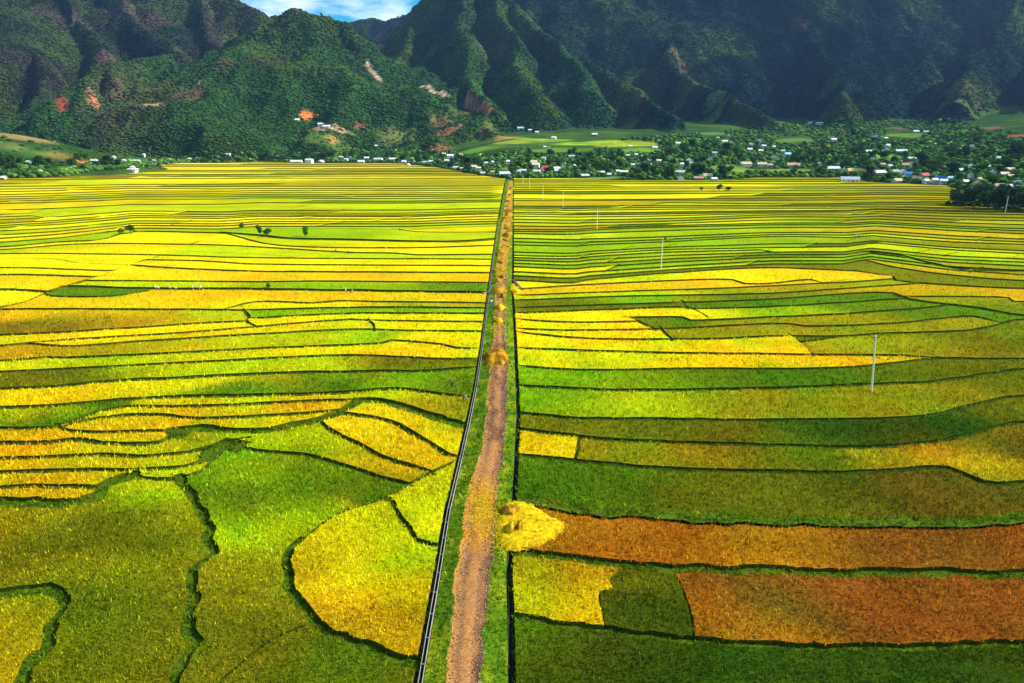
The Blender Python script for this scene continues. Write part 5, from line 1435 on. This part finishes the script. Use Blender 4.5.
# trees on the skyline
for j, (px_, yy_) in enumerate([(322,2300),(337,2290),(347,2280),(361,4290),(345,2290),(398,4240),(418,4150)]):
    a = at_depth(px_, 20, yy_); z = float(terr(a[0], yy_)); tree(float(a[0]), yy_, z, 1, 2.2 if yy_ > 4000 else 1.5, 'tall tree standing up on the mountain skyline against the sky', 'skyline trees')
# low scrub between the houses
n = 26000
px = rng.uniform(-100, 1150, n); e_ = np.interp(px, [q_[0] for q_ in EDGE], [q_[1] for q_ in EDGE]); dep = np.interp(px, [0, 95, 290, 400, 515, 640, 850, 1024], [10, 4, 6, 12, 28, 42, 58, 74])
py = e_ - .6 - dep * rng.random(n)
ok = np.array([not in_patch(a, b) and clear_of_houses(a, b, 2.5, 2.2) for a, b in zip(px, py)])
x, y, z = hit(px[ok], py[ok]); ok = ~np.isnan(y); x, y, z = x[ok], y[ok], z[ok]
r = rng.uniform(1.6, 4.6, len(x)) ; c = np.array([.042, .098, .018]) * np.exp(rng.normal(0, .45, (len(x), 1))) * (1 + np.clip((fbm(x / 40, y / 40, 66) - .5) * 4, 0, 1)[:, None] * np.array([1.0, .7, .2]))
xa_, ya_ = gp(rng.uniform(947, 1060, 420), 0 * rng.random(420) + rng.uniform(202, 211.5, 420)); kk_ = proj(xa_, ya_, 0)[1] < np.interp(proj(xa_, ya_, 0)[0], [947, 1024, 1060], [206, 211, 213])
xa_, ya_ = xa_[kk_], ya_[kk_]; x = np.concatenate([x, xa_]); y = np.concatenate([y, ya_]); z = np.concatenate([z, xa_ * 0 + .2]); r = np.concatenate([r, rng.uniform(1.2, 2.6, len(xa_))]); c = np.concatenate([c, np.tile([.018, .04, .014], (len(xa_), 1))])
V, T, cc = crowns(x, y, z - .4, r, r * rng.uniform(.8, 1.3, len(x)), c)
tag(link('undergrowth', mesh_np('undergrowth', V, T, M_FOREST, cc)), 'low green scrub and hedges between the village houses', 'undergrowth', kind='stuff')

# ------------------------------------------------------------------ people
def person_mesh(pose, shirt, trousers, seed):
    bend = pose == 'bending'
    J = {'pelvis': (0, 0, .92), 'chest': (0, .0, 1.3) if not bend else (0, -.36, 1.12), 'neck': (0, 0, 1.46) if not bend else (0, -.52, 1.14), 'head': (0, -.02, 1.62) if not bend else (0, -.66, 1.10),
         'hl': (.10, 0, .88), 'kl': (.12, -.06 if not bend else -.04, .50), 'al': (.12, .02, .08), 'tl': (.13, -.15, .04), 'hr': (-.10, 0, .88), 'kr': (-.12, -.02, .50), 'ar': (-.12, .12, .08), 'tr': (-.13, -.04, .04)}
    if bend:
        J.update(sl=(.19, -.42, 1.14), el=(.22, -.46, .86), wl=(.16, -.58, .62), sr=(-.19, -.42, 1.14), er=(-.22, -.44, .86), wr=(-.14, -.60, .64), fl=(.14, -.62, .54), fr=(-.12, -.64, .56))
    else:
        J.update(sl=(.20, 0, 1.40), el=(.27, .02, 1.12), wl=(.25, -.14, .90), sr=(-.20, 0, 1.40), er=(-.27, .02, 1.12), wr=(-.26, -.12, .88), fl=(.25, -.18, .80), fr=(-.26, -.16, .78))
    R = {'pelvis': .15, 'chest': .16, 'neck': .06, 'head': .105, 'hl': .10, 'kl': .065, 'al': .045, 'tl': .04, 'hr': .10, 'kr': .065, 'ar': .045, 'tr': .04, 'sl': .07, 'el': .045, 'wl': .032, 'fl': .03, 'sr': .07, 'er': .045, 'wr': .032, 'fr': .03}
    names = list(J); E = [('pelvis', 'chest'), ('chest', 'neck'), ('neck', 'head'), ('pelvis', 'hl'), ('hl', 'kl'), ('kl', 'al'), ('al', 'tl'), ('pelvis', 'hr'), ('hr', 'kr'), ('kr', 'ar'), ('ar', 'tr'), ('chest', 'sl'), ('sl', 'el'), ('el', 'wl'), ('wl', 'fl'), ('chest', 'sr'), ('sr', 'er'), ('er', 'wr'), ('wr', 'fr')]
    me = bpy.data.meshes.new('body'); me.from_pydata([J[n_] for n_ in names], [(names.index(a), names.index(b)) for a, b in E], [])
    o = bpy.data.objects.new('tmp_body', me); COL.objects.link(o)
    md = o.modifiers.new('skin', 'SKIN')
    if not me.skin_vertices: pass
    for i, n_ in enumerate(names): me.skin_vertices[0].data[i].radius = (R[n_], R[n_]); me.skin_vertices[0].data[i].use_root = (n_ == 'pelvis')
    sb = o.modifiers.new('sub', 'SUBSURF'); sb.levels = 1; sb.render_levels = 1
    dg = bpy.context.evaluated_depsgraph_get(); ev = o.evaluated_get(dg); out = bpy.data.meshes.new_from_object(ev)
    bpy.data.objects.remove(o); out.name = 'body'
    out.materials.clear()
    for m_ in (pm('cloth', 'shirt %s' % (shirt,), shirt), pm('cloth', 'trousers %s' % (trousers,), trousers), pm('skin', 'tanned skin', (.30, .17, .10))): out.materials.append(m_)
    hd = Vector(J['head']); hands = [Vector(J['fl']), Vector(J['fr'])]
    for p_ in out.polygons:
        c = p_.center
        p_.use_smooth = True
        if (c - hd).length < .15 or min((c - h_).length for h_ in hands) < .08: p_.material_index = 2
        elif c.z < .90 and not (bend and c.y < -.25) and not (abs(c.x) > .19 and c.z > .7): p_.material_index = 1
        else: p_.material_index = 0
    return out, J['head']
def person(px, py, pose, shirt, trousers, label, group=None, hat=True, z0=.3):
    key = (pose, shirt, trousers)
    if key not in person.c: person.c[key] = person_mesh(pose, shirt, trousers, 0)
    me, hd = person.c[key]
    x, y = gp1(px, py, z0); o = empty('person', (x, y, z0), rnd.uniform(0, 6.28))
    link('body', me, o)
    if hat:
        mb = MB(); mb.tube((hd[0], hd[1], hd[2] + .03), (hd[0], hd[1], hd[2] + .24), .27, .01, 14, cap=True); mb.build('conical_hat', pm('straw', 'pale straw hat', (.72, .62, .36)), o)
    return tag(o, label, 'person', group)
person.c = {}
W_, B_, D_, BL, RD = (.75, .75, .72), (.05, .06, .12), (.03, .03, .035), (.10, .18, .45), (.45, .05, .05)
gq = 'farm workers along the thick dyke left of the road'
for j, (px_, po) in enumerate([(156,'standing'),(159.5,'bending'),(170,'standing'),(176.5,'bending'),(193,'standing'),(197.5,'bending'),(201,'standing')]):
    person(px_, 290.6, po, W_, B_, ('leftmost', 'second from left', 'third from left', 'fourth from left', 'fifth from left', 'sixth from left', 'rightmost')[j] + ' of seven white-shirted workers in hats on the dyke', gq, z0=.5)
person(346, 293.5, 'standing', W_, D_, 'worker in white standing on the dyke between yellow bands, left of a pair', z0=.4)
person(350.5, 294, 'bending', RD, B_, 'bending worker in red on the dyke, right of a pair', z0=.4)
person(336, 252.5, 'standing', D_, B_, 'worker in dark clothes on a thin far dyke left of the road', z0=.4)
person(348, 254, 'bending', D_, B_, 'bending worker in dark clothes on a thin far dyke', z0=.4)
person(386, 251, 'standing', W_, W_, 'pale figure standing in yellow rice left of the road', z0=.6)
person(452.5, 388.5, 'standing', D_, D_, 'person in black wading in the green strip beside the canal', hat=False, z0=.5)
person(463.5, 401.5, 'bending', (.35, .35, .45), D_, 'bending person in grey on the dyke end beside the canal', hat=False, z0=.3)
for j, px_ in enumerate((567.5, 572.5, 555)): person(px_, 235.5, 'bending' if j == 1 else 'standing', W_ if j < 2 else D_, B_, ('pale-hatted worker left of a pair', 'bending pale-hatted worker right of a pair', 'dark-shirted worker left of the pale pair')[j] + ' on a far right dyke', z0=.5)
person(691, 241.5, 'standing', D_, D_, 'lone dark-clothed person on a dyke near the second pole', z0=.5)
person(787, 237.5, 'bending', W_, B_, 'bending worker by a straw stack on a right-hand dyke', z0=.5)
for j, px_ in enumerate((855.5, 858.5, 863)): person(px_, 236.8, ('standing', 'standing', 'bending')[j], W_, B_, ('left', 'middle', 'right')[j] + ' of three workers in white on the far right dyke', z0=.5)
for j, px_ in enumerate((970, 974)): person(px_, 215.5, 'bending', D_, B_, ('left', 'right')[j] + ' of two dark workers in front of the dark tree clump', z0=.5)
person(780, 196, 'standing', D_, B_, 'dark figure on a dyke below the long tan buildings', z0=.5)

# ------------------------------------------------------------------ motorbikes parked at the canal
def motorbike(px, py, c, label, rz):
    x, y = gp1(px, py, .5); o = empty('motorbike', (x, y, .62), rz)
    body = pm('paint', 'motorbike %s' % (c,), c, rough=.3)
    MB().tube((-.1, 0, .55), (.45, 0, .62), .14, .10, 8).tube((.45, 0, .62), (.62, 0, .95), .05, .04, 8).box((-.45, 0, .62), (.5, .18, .16)).tube((.6, 0, .9), (.68, 0, .3), .04, .03, 6).box((0, 0, .36), (.4, .2, .28)).build('frame', body, o)
    MB().box((-.28, 0, .78), (.75, .24, .10)).build('seat', M_METAL, o)
    MB().tube((.56, -.33, 1.02), (.56, .33, 1.02), .025, .025, 6).build('handlebar', M_METAL, o)
    for wx_ in (-.58, .68):
        mb = MB()
        for k in range(14):
            a, b = 6.283 * k / 14, 6.283 * (k + 1) / 14
            mb.tube((wx_ + .27 * math.cos(a), 0, .3 + .27 * math.sin(a)), (wx_ + .27 * math.cos(b), 0, .3 + .27 * math.sin(b)), .05, .05, 6)
        mb.tube((wx_, -.05, .3), (wx_, .05, .3), .14, .14, 10); mb.build('wheel', M_METAL, o)
    return tag(o, label, 'motorbike', 'motorbikes parked beside the canal')
motorbike(485, 294.8, (.75, .75, .75), 'white motorbike parked at the dyke end left of the canal', .2)
motorbike(491.5, 303, (.7, .7, .75), 'silver motorbike parked on the verge between heaps, nearer the camera', .9)
motorbike(491.2, 308, (.1, .1, .12), 'dark motorbike parked on the verge just in front of the silver one', 1.1)
motorbike(491.5, 295.2, (.12, .1, .12), 'dark motorbike parked on the verge right of the white one', .5)

# ------------------------------------------------------------------ haze over the valley
if HAZE > 0:
    m, nt_, out_ = new_mat('valley_haze')
    pv = N(nt_, 'ShaderNodeVolumePrincipled'); pv.inputs['Color'].default_value = (.30, .52, 1.0, 1); pv.inputs['Density'].default_value = HAZE; pv.inputs['Anisotropy'].default_value = .2
    nt_.links.new(pv.outputs[0], out_.inputs['Volume'])
    mb = MB(); zt = float(HT.max()) + 40
    mb.box((0, 6600, zt / 2 - .8), (18400, 15200, zt + 1.6)); o = mb.build('haze', m); tag(o, 'thin blue haze over the far mountains', 'haze', kind='stuff')
